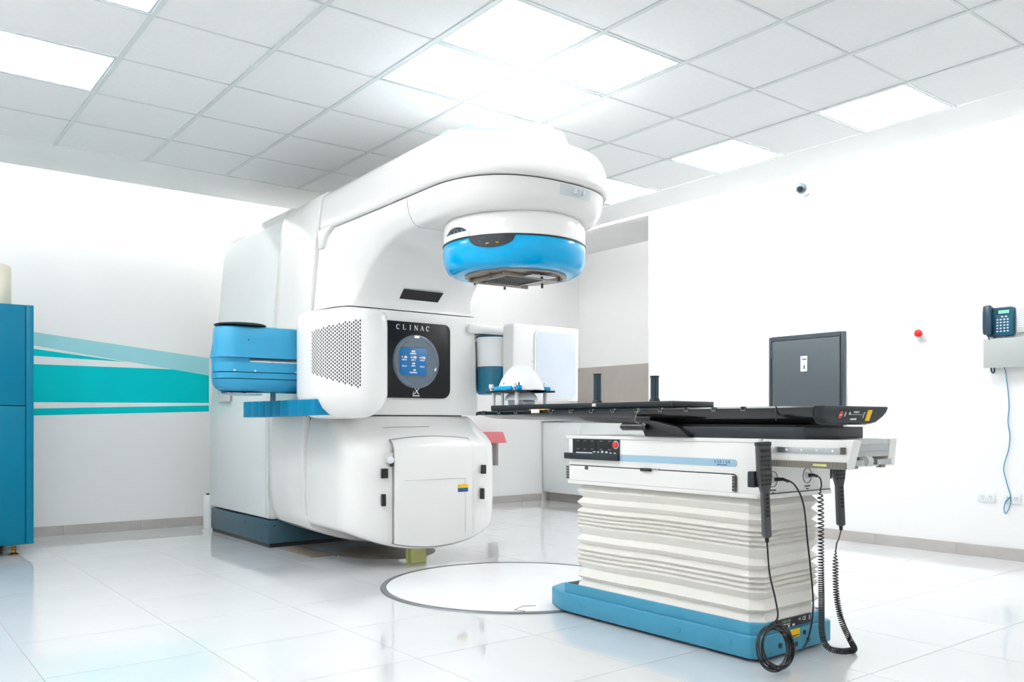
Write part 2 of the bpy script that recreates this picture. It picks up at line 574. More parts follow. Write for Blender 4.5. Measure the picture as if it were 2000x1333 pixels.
# cove strips lying on the border, hidden from below, washing the walls
for k, (g, t) in enumerate([(box(EX0, EX - 0.05, EY - 0.09, EY - 0.06, ZC + 0.051, ZC + 0.066), 'back wall'), (box(EX - 0.09, EX - 0.06, EY0, EY - 0.12, ZC + 0.051, ZC + 0.066), 'right wall'),
               (box(EX0 + 0.06, EX0 + 0.09, EY0, EY - 0.12, ZC + 0.051, ZC + 0.066), 'left wall'), (box(EX0 + 0.12, EX - 0.12, EY0 + 0.06, EY0 + 0.09, ZC + 0.051, ZC + 0.066), 'front wall')]):
    obj('cove_light_strip', g, M['cove_r' if t == 'right wall' else 'cove'], label='slim white light strip lying in the ceiling cove along the ' + t, cat='light strip', group='cove light strips')

# ================================================================== LINAC
LIN = thing('linear_accelerator', (3.0, 5.6, 0.0), 'large white radiotherapy machine with overhanging head and bright blue collimator ring', 'medical machine')
CX = 3.0

# stand
plinth = obj('base_plinth', box(2.445, 3.555, 6.03, 7.28, 0.03, 0.2), M['slate'], LIN, bevel=0.004)
obj('kick_strip', box(2.455, 3.545, 6.04, 7.27, 0.0, 0.03), M['black'], LIN)
sc = []
for (y, z) in ((6.09, 0.16), (6.5, 0.15), (6.16, 0.06), (7.2, 0.16)):
    sc.append(lathe([(0.006, 2.4425), (0.006, 2.446)], (0, y, z), 10, 'x'))
sc.append(disc_y(2.49, 0.16, 0.006, 6.0275, 6.031, 10))
multi('screw', sc, M['dark'], plinth)


def std(dx0, dx1, y0, y1, zt):
    half = [(dx0, 0.205), (dx0, 1.0), (dx1, zt - 0.06), (dx1 - 0.04, zt), (0, zt + 0.01)]
    r = [(CX - d, z) for d, z in half] + [(CX + d, z) for d, z in half[::-1][1:]]
    return prism(r, 'y', y0, y1)


obj('stand_body', std(0.535, 0.405, 6.045, 7.34, 2.53), M['white'], LIN, bevel=0.015)
for s in (-1, 1):
    def pan(y0, y1, d):
        a = [(0.55 + d, 0.215), (0.55 + d, 1.0), (0.424 + d, 2.43)]
        b = [(0.53, 0.215), (0.53, 1.0), (0.405, 2.43)]
        rings = []
        for (p, q) in zip(a, b):
            rings.append([(CX + s * p[0], y0, p[1]), (CX + s * p[0], y1, p[1]), (CX + s * q[0], y1, q[1]), (CX + s * q[0], y0, q[1])])
        return loft(rings)
    obj('stand_side_panel', pan(6.10, 7.32, 0.0), M['white2'], LIN, bevel=0.006, seg=2)
    obj('panel_seam', pan(6.085, 6.101, -0.008), M['gasket'], LIN)
    obj('stand_front_post', pan(6.05, 6.086, 0.004), M['white2'], LIN, bevel=0.004)
vb = obj('vent_box', box(2.42, 2.447, 6.82, 7.05, 1.09, 1.25), M['lgrey'], LIN, bevel=0.004)
obj('slots', merge(*[box(2.418, 2.421, 6.84 + k * 0.018, 6.848 + k * 0.018, 1.15, 1.22) for k in range(7)]), M['gasket'], vb, kind='stuff')


# rear drum cover
def drum_ring(y, k, ins=0.0):
    half = []
    for i in range(9):
        d = 0.56 * i / 8
        half.append((d, 1.32 - math.sqrt(1.235 ** 2 - d * d)))
    half += [(0.60, 0.31), (0.617, 0.45), (0.622, 0.65), (0.62, 0.9), (0.606, 1.25), (0.582, 1.56), (0.555, 1.9), (0.525, 2.2), (0.505, 2.38), (0.48, 2.45), (0.43, 2.485), (0.3, 2.5), (0.0, 2.505)]
    out = []
    for d, z in half:
        zz = z
        cz = 1.3
        zz = cz + (z - cz) * (1 - ins * 0.8)
        out.append((d * k * (1 - ins), zz))
    r = [(CX - d, y, z) for d, z in out] + [(CX + d, y, z) for d, z in out[::-1][1:-1]]
    return r


obj('rear_cover', loft([drum_ring(5.29, 1.0, 0.03), drum_ring(5.295, 1.0, 0.008), drum_ring(5.31, 1.0), drum_ring(5.6, 0.975), drum_ring(5.9, 0.93), drum_ring(6.0, 0.91), drum_ring(6.04, 0.90, 0.02)]), M['white'], LIN)


# lower cover (counterweight shell) with arc-shaped bottom
def se(t, n):
    c, s_ = math.cos(t), math.sin(t)
    return math.copysign(abs(c) ** (2 / n), c), math.copysign(abs(s_) ** (2 / n), s_)


def low_plan(yf, w, ins, b=0.32, n=3.6, yr=5.275):
    pts = []
    yc = yf + b
    wr = max(w, 0.0) + 0.02
    pts.append((CX - (wr - ins), yr))
    pts.append((CX - (wr - ins), (yr + yc) / 2 + 0.05))
    N = 40
    for i in range(N + 1):
        a = PI + PI * i / N
        c, s_ = se(a, n)
        pts.append((CX + c * (w - ins), yc + s_ * (b - ins)))
    pts.append((CX + (wr - ins), (yr + yc) / 2 + 0.05))
    pts.append((CX + (wr - ins), yr))
    return pts


def zb(x):
    d = min(abs(x - CX), 0.62)
    return 1.32 - math.sqrt(1.215 ** 2 - d * d)


rings = []
for z, yf, w, ins in [(0.965, 4.885, 0.545, 0.012), (0.955, 4.885, 0.55, 0.0), (0.90, 4.81, 0.56, 0), (0.83, 4.705, 0.572, 0), (0.79, 4.662, 0.577, 0), (0.76, 4.648, 0.58, 0), (0.6, 4.645, 0.583, 0), (0.4, 4.645, 0.583, 0)]:
    rings.append([(x, y, z) for x, y in low_plan(yf, w, ins)])
for t, ins in [(0.3, 0.0), (0.6, 0.0), (0.85, 0.0), (0.93, 0.006), (0.98, 0.02), (1.0, 0.045)]:
    rings.append([(x, y, 0.4 - t * (0.4 - zb(x))) for x, y in low_plan(4.645, 0.583 - 0.01 * t, ins)])
lower = obj('lower_cover', loft(rings), M['white'], LIN, angle=50)


# access door on the lower cover: vertical leaf whose top folds back along the slope
def door_g(x0, x1, grow, dy, ztop):
    prof = []
    n = 12
    rings = []
    for i in range(n + 1):
        x = x0 - grow + (x1 - x0 + 2 * grow) * i / n
        arch = 0.022 * (1 - ((x - CX) / 0.32) ** 2)
        zb_ = zb(x) + 0.02 - grow
        pr = [(4.645 - dy, zb_), (4.643 - dy, 0.45), (4.645 - dy, 0.755), (4.665 - dy, 0.795), (4.692 - dy, ztop + arch + grow)]
        back = [(y + 0.02 + dy, z) for y, z in pr]
        rings.append([(x, y, z) for y, z in pr + back[::-1]])
    return loft(rings)


obj('door_gasket', door_g(2.69, 3.285, 0.003, 0.004, 0.812), M['gap'], lower)
door = obj('access_door', door_g(2.69, 3.285, -0.002, 0.014, 0.812), M['white'], lower, bevel=0.004)
multi('door_crease', [box(2.76, 3.225, 4.6285, 4.632, 0.5555, 0.557), box(3.2235, 3.225, 4.6285, 4.632, 0.2, 0.555)], M['gap'], lower)
obj('warning_label', merge(box(3.165, 3.245, 4.627, 4.631, 0.492, 0.515)), M['yellow'], lower)
obj('warning_label_band', merge(box(3.165, 3.245, 4.627, 4.631, 0.466, 0.491)), M['inkb'], lower)
for (x0, x1, z0, z1) in ((2.608, 2.650, 0.577, 0.637), (2.610, 2.634, 0.405, 0.479), (3.372, 3.402, 0.577, 0.637), (3.366, 3.388, 0.407, 0.48)):
    obj('latch_slot', box(x0, x1, 4.636, 4.66, z0, z1), M['black'], lower, bevel=0.003)
lt = obj('lock_bracket', box(2.632, 2.682, 4.634, 4.66, 0.675, 0.735), M['lgrey'], lower, bevel=0.004)
obj('lock_tongue', disc_y(2.662, 0.69, 0.022, 4.626, 4.64, 20), M['white2'], lower)
obj('lock_knob', disc_y(2.668, 0.658, 0.009, 4.62, 4.64, 14), M['black'], lower)
# faint recessed outline above the door
obj('hinge_line', tube([(2.70, 4.80, 0.888), (2.78, 4.800, 0.893), (3.05, 4.798, 0.896)], 0.0015, 6), M['gap'], lower)


# C-arm: column and arch, made of cross-sections along the inner curve
def arm_ring(yb, zb_, yt, zt, w):
    out = []
    prof = [(0.0, 0.02), (0.3, 0.024), (0.6, 0.036), (0.84, 0.058), (0.95, 0.078), (1.0, 0.105)]
    L_ = [(CX - (w - i), yt + (yb - yt) * s_, zt + (zb_ - zt) * s_) for s_, i in prof]
    R_ = [(CX + (w - i), yt + (yb - yt) * s_, zt + (zb_ - zt) * s_) for s_, i in prof]
    return L_ + R_[::-1]


ARCH = [(4.155, 2.035, 4.155, 2.19, 0.528), (4.30, 2.03, 4.32, 2.19, 0.524), (4.42, 2.015, 4.48, 2.19, 0.52), (4.53, 1.99, 4.62, 2.19, 0.518), (4.62, 1.955, 4.76, 2.19, 0.516),
        (4.70, 1.91, 4.90, 2.19, 0.515), (4.77, 1.86, 5.02, 2.19, 0.515), (4.825, 1.80, 5.15, 2.19, 0.517), (4.86, 1.745, 5.272, 2.15, 0.525), (4.88, 1.69, 5.272, 1.9, 0.55), (4.885, 1.664, 5.272, 1.664, 0.575)]
obj('c_arm_arch', loft([arm_ring(*a) for a in ARCH]), M['white'], LIN, angle=45)
colm = obj('column_front', loft([arm_ring(4.885, z, 5.272, z, w) for z, w in ((1.657, 0.576), (1.3, 0.588), (0.972, 0.598))]), M['white'], LIN, angle=45)
obj('column_core', box(2.6, 3.4, 4.93, 5.3, 0.5, 2.2), M['gasket'], LIN)
# dark slanted window above the seam
obj('slot_window', loft([[(2.862, 4.862, 1.735), (3.160, 4.862, 1.735), (3.160, 4.90, 1.735), (2.862, 4.90, 1.735)], [(2.868, 4.838, 1.765), (3.167, 4.838, 1.765), (3.167, 4.89, 1.765), (2.868, 4.89, 1.765)], [(2.874, 4.814, 1.793), (3.175, 4.814, 1.793), (3.175, 4.88, 1.793), (2.874, 4.88, 1.793)]]), M['disp'], LIN)


# head below the hood
def plan(ins, yr=5.272, iy=None, w=0.535, wr=0.495, b=0.54, yc=3.90, n=2.55):
    N = 44
    pts = [(CX - (wr + (w - wr) * (5.272 - yr) / 1.37 - ins), yr)]
    for i in range(N + 1):
        a = PI + PI * i / N
        c, s_ = se(a, n)
        pts.append((CX + c * (w - ins), yc + s_ * (b - (ins if iy is None else iy))))
    pts.append((CX + (wr + (w - wr) * (5.272 - yr) / 1.37 - ins), yr))
    return pts


hr = [(2.195, 0.03), (2.19, 0.02), (2.14, 0.026), (2.10, 0.036), (2.062, 0.058), (2.043, 0.08), (2.035, 0.11)]
head = obj('head_shell', loft([[(x, y, z) for x, y in plan(i, yr=4.15)] for z, i in hr]), M['white'], LIN, angle=45)
# hood
ho = [(2.206, 0.06, 0.06), (2.197, 0.03, 0.03), (2.196, 0.006, 0.006), (2.204, -0.006, -0.006), (2.225, -0.010, -0.010), (2.27, -0.006, -0.004), (2.33, 0.0, 0.01), (2.38, 0.006, 0.035), (2.42, 0.016, 0.075),
      (2.447, 0.032, 0.13), (2.468, 0.058, 0.19), (2.48, 0.10, 0.26), (2.485, 0.16, 0.32)]
hood = obj('hood', loft([[(x, y, z) for x, y in plan(ix, iy=iy)] for z, ix, iy in ho]), M['white'], LIN, angle=50)
obj('hood_shadow_gap', loft([[(x, y, z) for x, y in plan(0.045, yr=5.2)] for z in (2.186, 2.205)]), M['gasket'], hood)
for s in (-1, 1):
    xo = 3 + s * 0.505
    p = [(5.272, 2.2), (5.272, 2.075), (5.22, 2.072), (5.195, 2.085), (5.185, 2.12), (5.165, 2.15), (5.12, 2.175), (5.06, 2.2)]
    obj('hood_tail', prism(p, 'x', xo - 0.02, xo + 0.015 * (1 if s > 0 else 1)), M['white'], hood, bevel=0.006)


# covers on top of the hood
def dome(cx, cy, z0, rx, ry, h, a0=0, a1=2 * PI, n=28, m=7):
    rings = []
    for k in range(m + 1):
        t = k / m * PI / 2
        r, z = math.cos(t) ** 0.6 if k < m else 0.02, z0 + h * math.sin(t)
        rings.append([(cx + rx * r * math.cos(2 * PI * i / n), cy + ry * r * math.sin(2 * PI * i / n), z) for i in range(n)])
    return loft(rings)


obj('top_plate', loft([[(x, y, z) for x, y in plan(ix, yr=4.75, iy=iy)] for z, ix, iy in ((2.47, 0.085, 0.215), (2.487, 0.085, 0.215), (2.493, 0.11, 0.24))]), M['white'], hood)
obj('top_seam', tube([(x, y, 2.478) for x, y in plan(0.082, yr=4.75, iy=0.212)], 0.004, 6), M['skyblue'], hood)
obj('top_dome', dome(3.06, 3.80, 2.475, 0.27, 0.24, 0.13), M['white'], hood)
obj('top_dome_ring', tube([(3.06 + 0.10 + 0.02 * math.sin(t), 3.80 + 0.235 * math.cos(t), 2.48 + 0.128 * math.sin(t)) for t in [PI * k / 20 for k in range(21)]], 0.004, 6), M['skyblue'], hood)
multi('top_wedge', [prism([(3.76, 2.488), (3.98, 2.488), (3.87, 2.578), (3.82, 2.578)], 'x', 2.70, 2.86), prism([(3.97, 2.488), (4.26, 2.488), (4.05, 2.572), (4.0, 2.572)], 'x', 2.665, 2.90)], M['skyblue'], hood, bevel=0.008)

# label on the head's front
def head_patch(a0, a1, z0, z1, off, n=8):
    rings = []
    for z in (z0, z1):
        ins = 0.026 + (2.14 - z) * 0.25 if z < 2.14 else 0.022
        ring = []
        for i in range(n + 1):
            a = a0 + (a1 - a0) * i / n
            c, s_ = se(a, 2.55)
            ring.append((CX + c * (0.535 - ins + off), 3.90 + s_ * (0.54 - ins + off), z))
        rings.append(ring)
    ring2 = [[(CX + (p[0] - CX) * 0.985, 3.9 + (p[1] - 3.9) * 0.985, p[2]) for p in r] for r in rings]
    return loft([rings[0], rings[1], ring2[1], ring2[0], rings[0]], False, False, closed=False)


obj('head_label', head_patch(math.radians(268), math.radians(287), 2.127, 2.183, 0.002), M['lbl'], head)
lx = 3.06
multi('label_mark', [box(lx + 0.03 * k, lx + 0.004 + 0.03 * k, 3.362, 3.40, 2.14, 2.168) for k in range(3)], M['white2'], head)

# collar, ring and face plate
IC = (3.0, 3.82)
collar = obj('collar', lathe([(0.36, 2.045), (0.385, 2.04), (0.398, 2.02), (0.403, 1.98), (0.403, 1.912), (0.39, 1.912)], (IC[0], IC[1], 0), 72), M['white'], LIN, angle=50)
obj('ring_line', lathe([(0.38, 1.913), (0.406, 1.913), (0.406, 1.905), (0.38, 1.905)], (IC[0], IC[1], 0), 72), M['black'], LIN)
ring = obj('collimator_ring', lathe([(0.38, 1.906), (0.401, 1.906), (0.4045, 1.90), (0.404, 1.86), (0.399, 1.82), (0.390, 1.79), (0.376, 1.768), (0.355, 1.756), (0.33, 1.752), (0.27, 1.752)], (IC[0], IC[1], 0), 80), M['bluering'], LIN, angle=50)


def cyl_patch(pts, r, th, c=IC):
    """pts: (angle, z) polygon wrapped on a vertical cylinder"""
    a = [(c[0] + r * math.cos(t), c[1] + r * math.sin(t), z) for t, z in pts]
    b = [(c[0] + (r - th) * math.cos(t), c[1] + (r - th) * math.sin(t), z) for t, z in pts]
    return a, b


def cyl_moon(t0, t1, ztop, depth, r, th=0.006, n=18, sign=-1):
    rows = 6
    rings = []
    for i in range(n + 1):
        s_ = i / n
        t = t0 + (t1 - t0) * s_
        e = ztop + sign * depth * math.sqrt(max(0, 1 - (2 * s_ - 1) ** 2)) ** 1.0 + sign * 0.0004
        col = [(IC[0] + r * math.cos(t), IC[1] + r * math.sin(t), ztop + (e - ztop) * k / rows) for k in range(rows + 1)]
        colb = [(IC[0] + (r - th) * math.cos(t), IC[1] + (r - th) * math.sin(t), ztop + (e - ztop) * k / rows) for k in range(rows + 1)]
        rings.append(col + colb[::-1])
    return loft(rings)


AC = math.atan2(-3.82, -3.0)      # direction towards the camera
def ang(u):                        # angle on the ring for a lateral offset
    return AC + math.asin(u)


obj('control_strip', cyl_moon(ang(-0.60), ang(0.02), 1.905, 0.062, 0.4068), M['char'], ring)
# printed marks on the control strip
def on_ring(u, z, r=0.4074):
    t = ang(u)
    return (IC[0] + r * math.cos(t), IC[1] + r * math.sin(t), z)


obj('strip_marks', merge(tube([on_ring(-0.44, 1.893), on_ring(-0.40, 1.897), on_ring(-0.2, 1.899), on_ring(-0.13, 1.896)], 0.0008, 4), tube([on_ring(-0.47, 1.884), on_ring(-0.41, 1.872)], 0.003, 4),
                         tube([on_ring(-0.14, 1.887), on_ring(-0.2, 1.873)], 0.003, 4), tube([on_ring(-0.29, 1.895), on_ring(-0.29, 1.853)], 0.0007, 4)), M['bezel'], ring, kind='stuff')
multi('strip_arrow', [tube([on_ring(-0.37, 1.862), on_ring(-0.33, 1.866)], 0.0035, 5), tube([on_ring(-0.24, 1.868), on_ring(-0.2, 1.864)], 0.0035, 5)], M['amber'], ring)
# scale window in the collar
obj('scale_window', cyl_moon(ang(-0.93), ang(-0.60), 1.914, 0.062, 0.4048, sign=1), M['char'], collar)
sw = []
for k in range(5):
    sw.append(tube([on_ring(-0.92 + 0.06 * k, 1.916, 0.4062), on_ring(-0.86 + 0.06 * k, 1.918, 0.4062)], 0.012, 4))
obj('white_scale', loft([[on_ring(-0.955 + 0.06 * k, 1.914, 0.4064) for k in range(7)], [on_ring(-0.955 + 0.06 * k, 1.944, 0.4064) for k in range(7)]], False, False, closed=False), M['white2'], collar)
obj('scale_ticks', merge(*[tube([on_ring(-0.91 + 0.055 * k, 1.945, 0.4066), on_ring(-0.91 + 0.055 * k, 1.956, 0.4066)], 0.002, 4) for k in range(5)]), M['skyblue'], collar, kind='stuff')
face = obj('face_plate', lathe([(0.29, 1.76), (0.29, 1.746), (0.275, 1.742), (0.0001, 1.742)], (IC[0] + 0.01, IC[1], 0), 64), M['plate'], LIN)
multi('accessory_rail', [box(2.80, 3.22, 3.655, 3.675, 1.722, 1.742), box(2.80, 3.22, 3.965, 3.985, 1.722, 1.742), box(2.81, 2.83, 3.675, 3.965, 1.718, 1.74)], M['plate'], face, bevel=0.002)
obj('aperture', box(2.88, 3.14, 3.72, 3.93, 1.739, 1.7435), M['dark'], face)
multi('aperture_liner', [box(2.88, 3.14, 3.93, 3.945, 1.722, 1.742), box(3.13, 3.15, 3.72, 3.93, 1.730, 1.742)], M['metal'], face)
for (x, y) in ((2.78, 3.75), (2.86, 4.01), (3.1, 4.04), (3.24, 3.86), (3.02, 3.60), (3.16, 3.62)):
    obj('guide_pin', lathe([(0.007, 1.716), (0.007, 1.745)], (x, y, 0), 12), M['gasket'], face)
obj('clear_tray', box(2.93, 3.10, 3.575, 3.64, 1.724, 1.728), M['metal'], face)

# display panel
disp = obj('display_panel', prism(rrect(2.72, 3.262, 1.085, 1.588, (0.045, 0.01, 0.01, 0.06)), 'y', 4.862, 4.90), M['disp'], LIN, bevel=0.004)
YD = 4.862
bez = obj('round_bezel', lathe([(0.180, YD + 0.002), (0.178, YD - 0.012), (0.168, YD - 0.020), (0.155, YD - 0.020), (0.148, YD - 0.014), (0.001, YD - 0.014)], (2.985, 0, 1.325), 64, 'y'), M['bezel'], disp)
obj('lcd_screen', box(2.855, 3.06, YD - 0.0175, YD - 0.0135, 1.232, 1.415), M['screen'], disp, bevel=0.001)
RX, UZ = (1, 0, 0), (0, 0, 1)
yt = YD - 0.0178
tg = []
for (s_, x, z, sz) in (('.000', 2.955, 1.392, 0.017), ('+ .20', 2.887, 1.352, 0.020), ('+178', 2.957, 1.352, 0.022), ('+178', 3.025, 1.352, 0.022), ('120', 2.957, 1.312, 0.016), ('30', 2.965, 1.268, 0.018)):
    tg.append(text_g(s_, sz, (x, yt, z), RX, UZ))
obj('screen_digits', merge(*tg), M['scrtxt'], disp, kind='stuff')
obj('screen_captions', merge(*[text_g(s_, 0.012, (x, yt, z), RX, UZ) for s_, x, z in (('GANTRY', 2.955, 1.377), ('COL X', 2.887, 1.335), ('COL Y', 2.957, 1.335), ('COL R', 3.025, 1.335), ('COL X', 2.887, 1.293), ('FIELD', 2.957, 1.296), ('COL R', 3.025, 1.293), ('DISTANCE', 2.957, 1.252))]), M['scrwht'], disp, kind='stuff')
obj('bezel_light', box(2.965, 3.0, YD - 0.0225, YD - 0.019, 1.482, 1.496), M['scrwht'], disp)
obj('maker_lettering', serif_g('CLINAC', 0.033, 0.255, (2.966, YD - 0.0002, 1.551), RX, UZ), M['ink'], disp, kind='stuff')
obj('model_mark', merge(text_g('X', 0.06, (2.992, YD - 0.0008, 1.127), (1, 0, 0.0), (0.15, 0, 1)), text_g('i', 0.042, (2.966, YD - 0.0008, 1.118), RX, (0.2, 0, 1)), box(2.962, 3.015, YD - 0.0012, YD, 1.097, 1.103)), M['ink'], disp)
obj('side_tab', box(2.70, 2.726, 4.86, 4.9, 1.33, 1.42), M['black'], disp, bevel=0.004)


# imaging housing on the machine's left, perforated
def offset_ring(pts, ins, z):
    cx = sum(p[0] for p in pts) / len(pts); cy = sum(p[1] for p in pts) / len(pts)
    out = []
    for p in pts:
        d = Vector((p[0] - cx, p[1] - cy)); l = d.length
        d *= max(0.05, (l - ins) / l)
        out.append((cx + d.x, cy + d.y, z))
    return out


HP = [(2.27, 5.12), (2.222, 5.03), (2.206, 4.93), (2.205, 4.84), (2.213, 4.75), (2.24, 4.675), (2.30, 4.605), (2.37, 4.545), (2.43, 4.513), (2.50, 4.508), (2.565, 4.525), (2.60, 4.56), (2.615, 4.62), (2.62, 4.8), (2.60, 4.95), (2.45, 5.12)]
HPs = [p[:2] for p in spline([(a, b, 0) for a, b in HP], 6)]
fan = obj('imager_housing', loft([offset_ring(HPs, i, z) for z, i in ((1.607, 0.12), (1.604, 0.05), (1.592, 0.02), (1.57, 0.004), (1.5, 0.0), (1.2, 0.0), (1.09, 0.0), (1.05, 0.012), (1.01, 0.035), (0.975, 0.075), (0.955, 0.12), (0.946, 0.18))]), M['white'], LIN, angle=50)
# perforations: small dark holes along the curved face
arc = HPs[6 * 4 - 2:6 * 8 - 2]
ln = [0]
for a, b in zip(arc, arc[1:]):
    ln.append(ln[-1] + math.hypot(b[0] - a[0], b[1] - a[1]))


def at_arc(s_):
    d = s_ * ln[-1]
    for k in range(len(ln) - 1):
        if d <= ln[k + 1] + 1e-9:
            t = (d - ln[k]) / (ln[k + 1] - ln[k])
            a, b = arc[k], arc[k + 1]
            tx, ty = b[0] - a[0], b[1] - a[1]
            l = math.hypot(tx, ty)
            return (a[0] + tx * t, a[1] + ty * t), (tx / l, ty / l)


hv, hf = [], []
NC = 27
for c in range(NC):
    s_ = c / (NC - 1)
    (x, y), (tx, ty) = at_arc(0.01 + 0.98 * s_)
    nx, ny = ty, -tx
    if nx * -0.6 + ny * -0.8 < 0:
        nx, ny = -nx, -ny
    zt, zl = 1.468 + 0.066 * s_, 1.222 - 0.094 * s_
    pitch = 0.0212
    z = 1.335 + (pitch / 2 if c % 2 else 0)
    k0 = int((zl - z) / pitch) - 1
    for k in range(k0, k0 + 30):
        zz = z + k * pitch
        if zz < zl or zz > zt:
            continue
        n0 = len(hv)
        for q in range(8):
            a = 2 * PI * q / 8
            hv.append((x + nx * 0.0012 + tx * 0.0043 * math.cos(a), y + ny * 0.0012 + ty * 0.0043 * math.cos(a), zz + 0.0078 * math.sin(a)))
        hf.append(tuple(range(n0, n0 + 8)))
obj('perforation', (hv, hf), M['dark'], fan, kind='stuff', keep=True)


# blue folded arm on the left
def armplan(x0, x1, y0, y1, r, ins=0.0):
    return rrect(x0 + ins, x1, y0 + ins, y1 - ins, (0.01, r, r, 0.01), 8)


def armblock(name, x0, x1, y0, y1, r, prof, m, parent):
    return obj(name, loft([[(x, y, z) for x, y in armplan(x0, x1, y0, y1, r, i)] for z, i in prof]), m, parent, angle=45)


up = armblock('upper_arm', 1.79, 2.42, 5.15, 5.40, 0.11, [(1.522, 0.04), (1.515, 0.012), (1.505, 0.004), (1.42, 0.0), (1.325, -0.012), (1.322, 0.0)], M['armblue'], LIN)
armblock('arm_joint', 1.782, 1.975, 5.16, 5.39, 0.105, [(1.324, 0.0), (1.295, 0.0)], M['armblue'], LIN)
lo = armblock('lower_arm', 1.785, 2.42, 5.145, 5.40, 0.11, [(1.297, 0.006), (1.294, 0.0), (1.236, 0.0), (1.234, 0.004)], M['armblue'], LIN)
armblock('lower_arm_band', 1.785, 2.42, 5.145, 5.40, 0.11, [(1.231, 0.004), (1.229, 0.0), (1.196, 0.0), (1.194, 0.004)], M['armblue'], LIN)
armblock('lower_arm_tray', 1.785, 2.42, 5.145, 5.40, 0.11, [(1.191, 0.004), (1.189, 0.0), (1.16, 0.004), (1.13, 0.02), (1.118, 0.045), (1.112, 0.08)], M['armblue'], LIN)
armblock('arm_core', 1.80, 2.42, 5.165, 5.385, 0.1, [(1.29, 0.0), (1.14, 0.0)], M['tealdk'], LIN)
for x in (1.87, 2.0, 2.265):
    obj('screw_dot', disc_y(x, 1.243, 0.0055, 5.142, 5.15, 12), M['white2'], lo)
obj('pin_hole', disc_y(1.96, 1.433, 0.004, 5.147, 5.16, 10), M['dark'], up)
obj('arm_cap_disc', lathe([(0.10, 1.522), (0.155, 1.527), (0.158, 1.533), (0.15, 1.538), (0.02, 1.541)], (1.955, 5.28, 0), 40), M['char'], LIN)
obj('underside_disc', lathe([(0.02, 1.092), (0.11, 1.094), (0.135, 1.098), (0.12, 1.104), (0.02, 1.106)], (1.97, 5.3, 0), 36), M['paleblue'], LIN)
obj('underside_pin', lathe([(0.012, 1.10), (0.012, 1.125)], (1.96, 5.22, 0), 12), M['slate'], LIN)
obj('underside_post', box(2.13, 2.155, 5.2, 5.225, 1.06, 1.12), M['slate'], LIN)
# blue segmented cable guide
for k in range(9):
    y0 = 5.88 - 0.128 * k
    if k == 0:
        cmesh = None
    obj('guide_segment', box(2.20, 2.34, y0 - 0.125, y0, 0.958 + 0.0012 * k, 1.066 - 0.0005 * k), M['stripblue'], LIN, bevel=0.004)
obj('guide_bracket', box(2.24, 2.42, 4.85, 5.8, 0.98, 1.04), M['tealdk'], LIN)

# right-hand imaging arm: teal and white elbow, box with a window
elb = obj('elbow_upper', lathe([(0.10, 1.525), (0.128, 1.522), (0.13, 1.51), (0.122, 1.315), (0.1, 1.315)], (3.635, 4.86, 0), 40), M['white2'], LIN, angle=50)
obj('elbow_rim', lathe([(0.12, 1.531), (0.1325, 1.531), (0.1325, 1.521), (0.12, 1.521)], (3.635, 4.86, 0), 40), M['tealdk'], LIN)
obj('elbow_lower', lathe([(0.1, 1.313), (0.1235, 1.312), (0.124, 1.30), (0.122, 1.14), (0.115, 1.12), (0.1, 1.118)], (3.635, 4.86, 0), 40), M['tealarm'], LIN, angle=50)
obj('elbow_bracket', box(3.42, 3.75, 4.86, 5.2, 1.545, 1.61), M['white'], LIN, bevel=0.012)
rb = obj('detector_box', prism(rrect(3.60, 4.205, 1.075, 1.605, 0.02, 4), 'y', 4.60, 4.715), M['white'], LIN, bevel=0.008)
obj('window_rim', prism(rrect(3.785, 4.185, 1.088, 1.575, 0.055, 6), 'y', 4.592, 4.605), M['white'], rb, bevel=0.004)
obj('window_panel', prism(rrect(3.80, 4.170, 1.102, 1.560, 0.045, 6), 'y', 4.5905, 4.6), M['glasswin'], rb)
multi('edge_screw', [disc_y(3.77, 1.345, 0.007, 4.597, 4.602, 10), disc_y(4.195, 1.345, 0.005, 4.597, 4.602, 10)], M['lgrey'], rb)
obj('edge_tab', box(4.205, 4.214, 4.63, 4.68, 1.33, 1.41), M['tealarm'], rb)
obj('arm_beam', box(3.45, 3.75, 4.95, 5.2, 1.13, 1.5), M['white'], LIN, bevel=0.02)
obj('detector_link', box(3.62, 3.85, 4.70, 4.9, 1.15, 1.5), M['white'], LIN, bevel=0.02)

# floor cover and yellow block under the machine
fp = thing('floor_cover', (2.6, 5.68, 0), 'brown metal floor cover plate lying under the white machine', 'floor plate')
obj('plate', box(2.50, 2.66, 5.42, 5.96, 0.0005, 0.006), M['brown'], fp)
obj('edge_strip', box(2.66, 2.675, 5.35, 5.96, 0.0005, 0.009), M['metal'], fp)
obj('pit_cover', lathe([(0.34, 0.0005), (0.34, 0.004), (0.32, 0.005), (0.001, 0.005)], (3.05, 5.35, 0), 48), M['brown'], fp)
yb_ = thing('foam_block', (2.96, 4.82, 0), 'pale yellow foam block standing on the floor below the machine door', 'foam block')
obj('slab', box(2.915, 3.03, 4.80, 4.835, 0.0, 0.10), M['ypaper'], yb_, bevel=0.003)
obj('slab', box(2.913, 3.032, 4.838, 4.87, 0.0, 0.09), M['ypaper'], yb_, bevel=0.003)

# white post beside the stand
wpst = thing('floor_tube', (2.48, 7.50, 0), 'short white tube with black tip standing by the machine base', 'tube')
obj('body', lathe([(0.048, 0.0), (0.05, 0.01), (0.05, 0.285), (0.044, 0.295), (0.0005, 0.297)], (2.49, 7.46, 0), 28), M['white2'], wpst, angle=50)
obj('tip', lathe([(0.012, 0.296), (0.012, 0.306), (0.0005, 0.308)], (2.475, 7.45, 0), 14), M['black'], wpst)

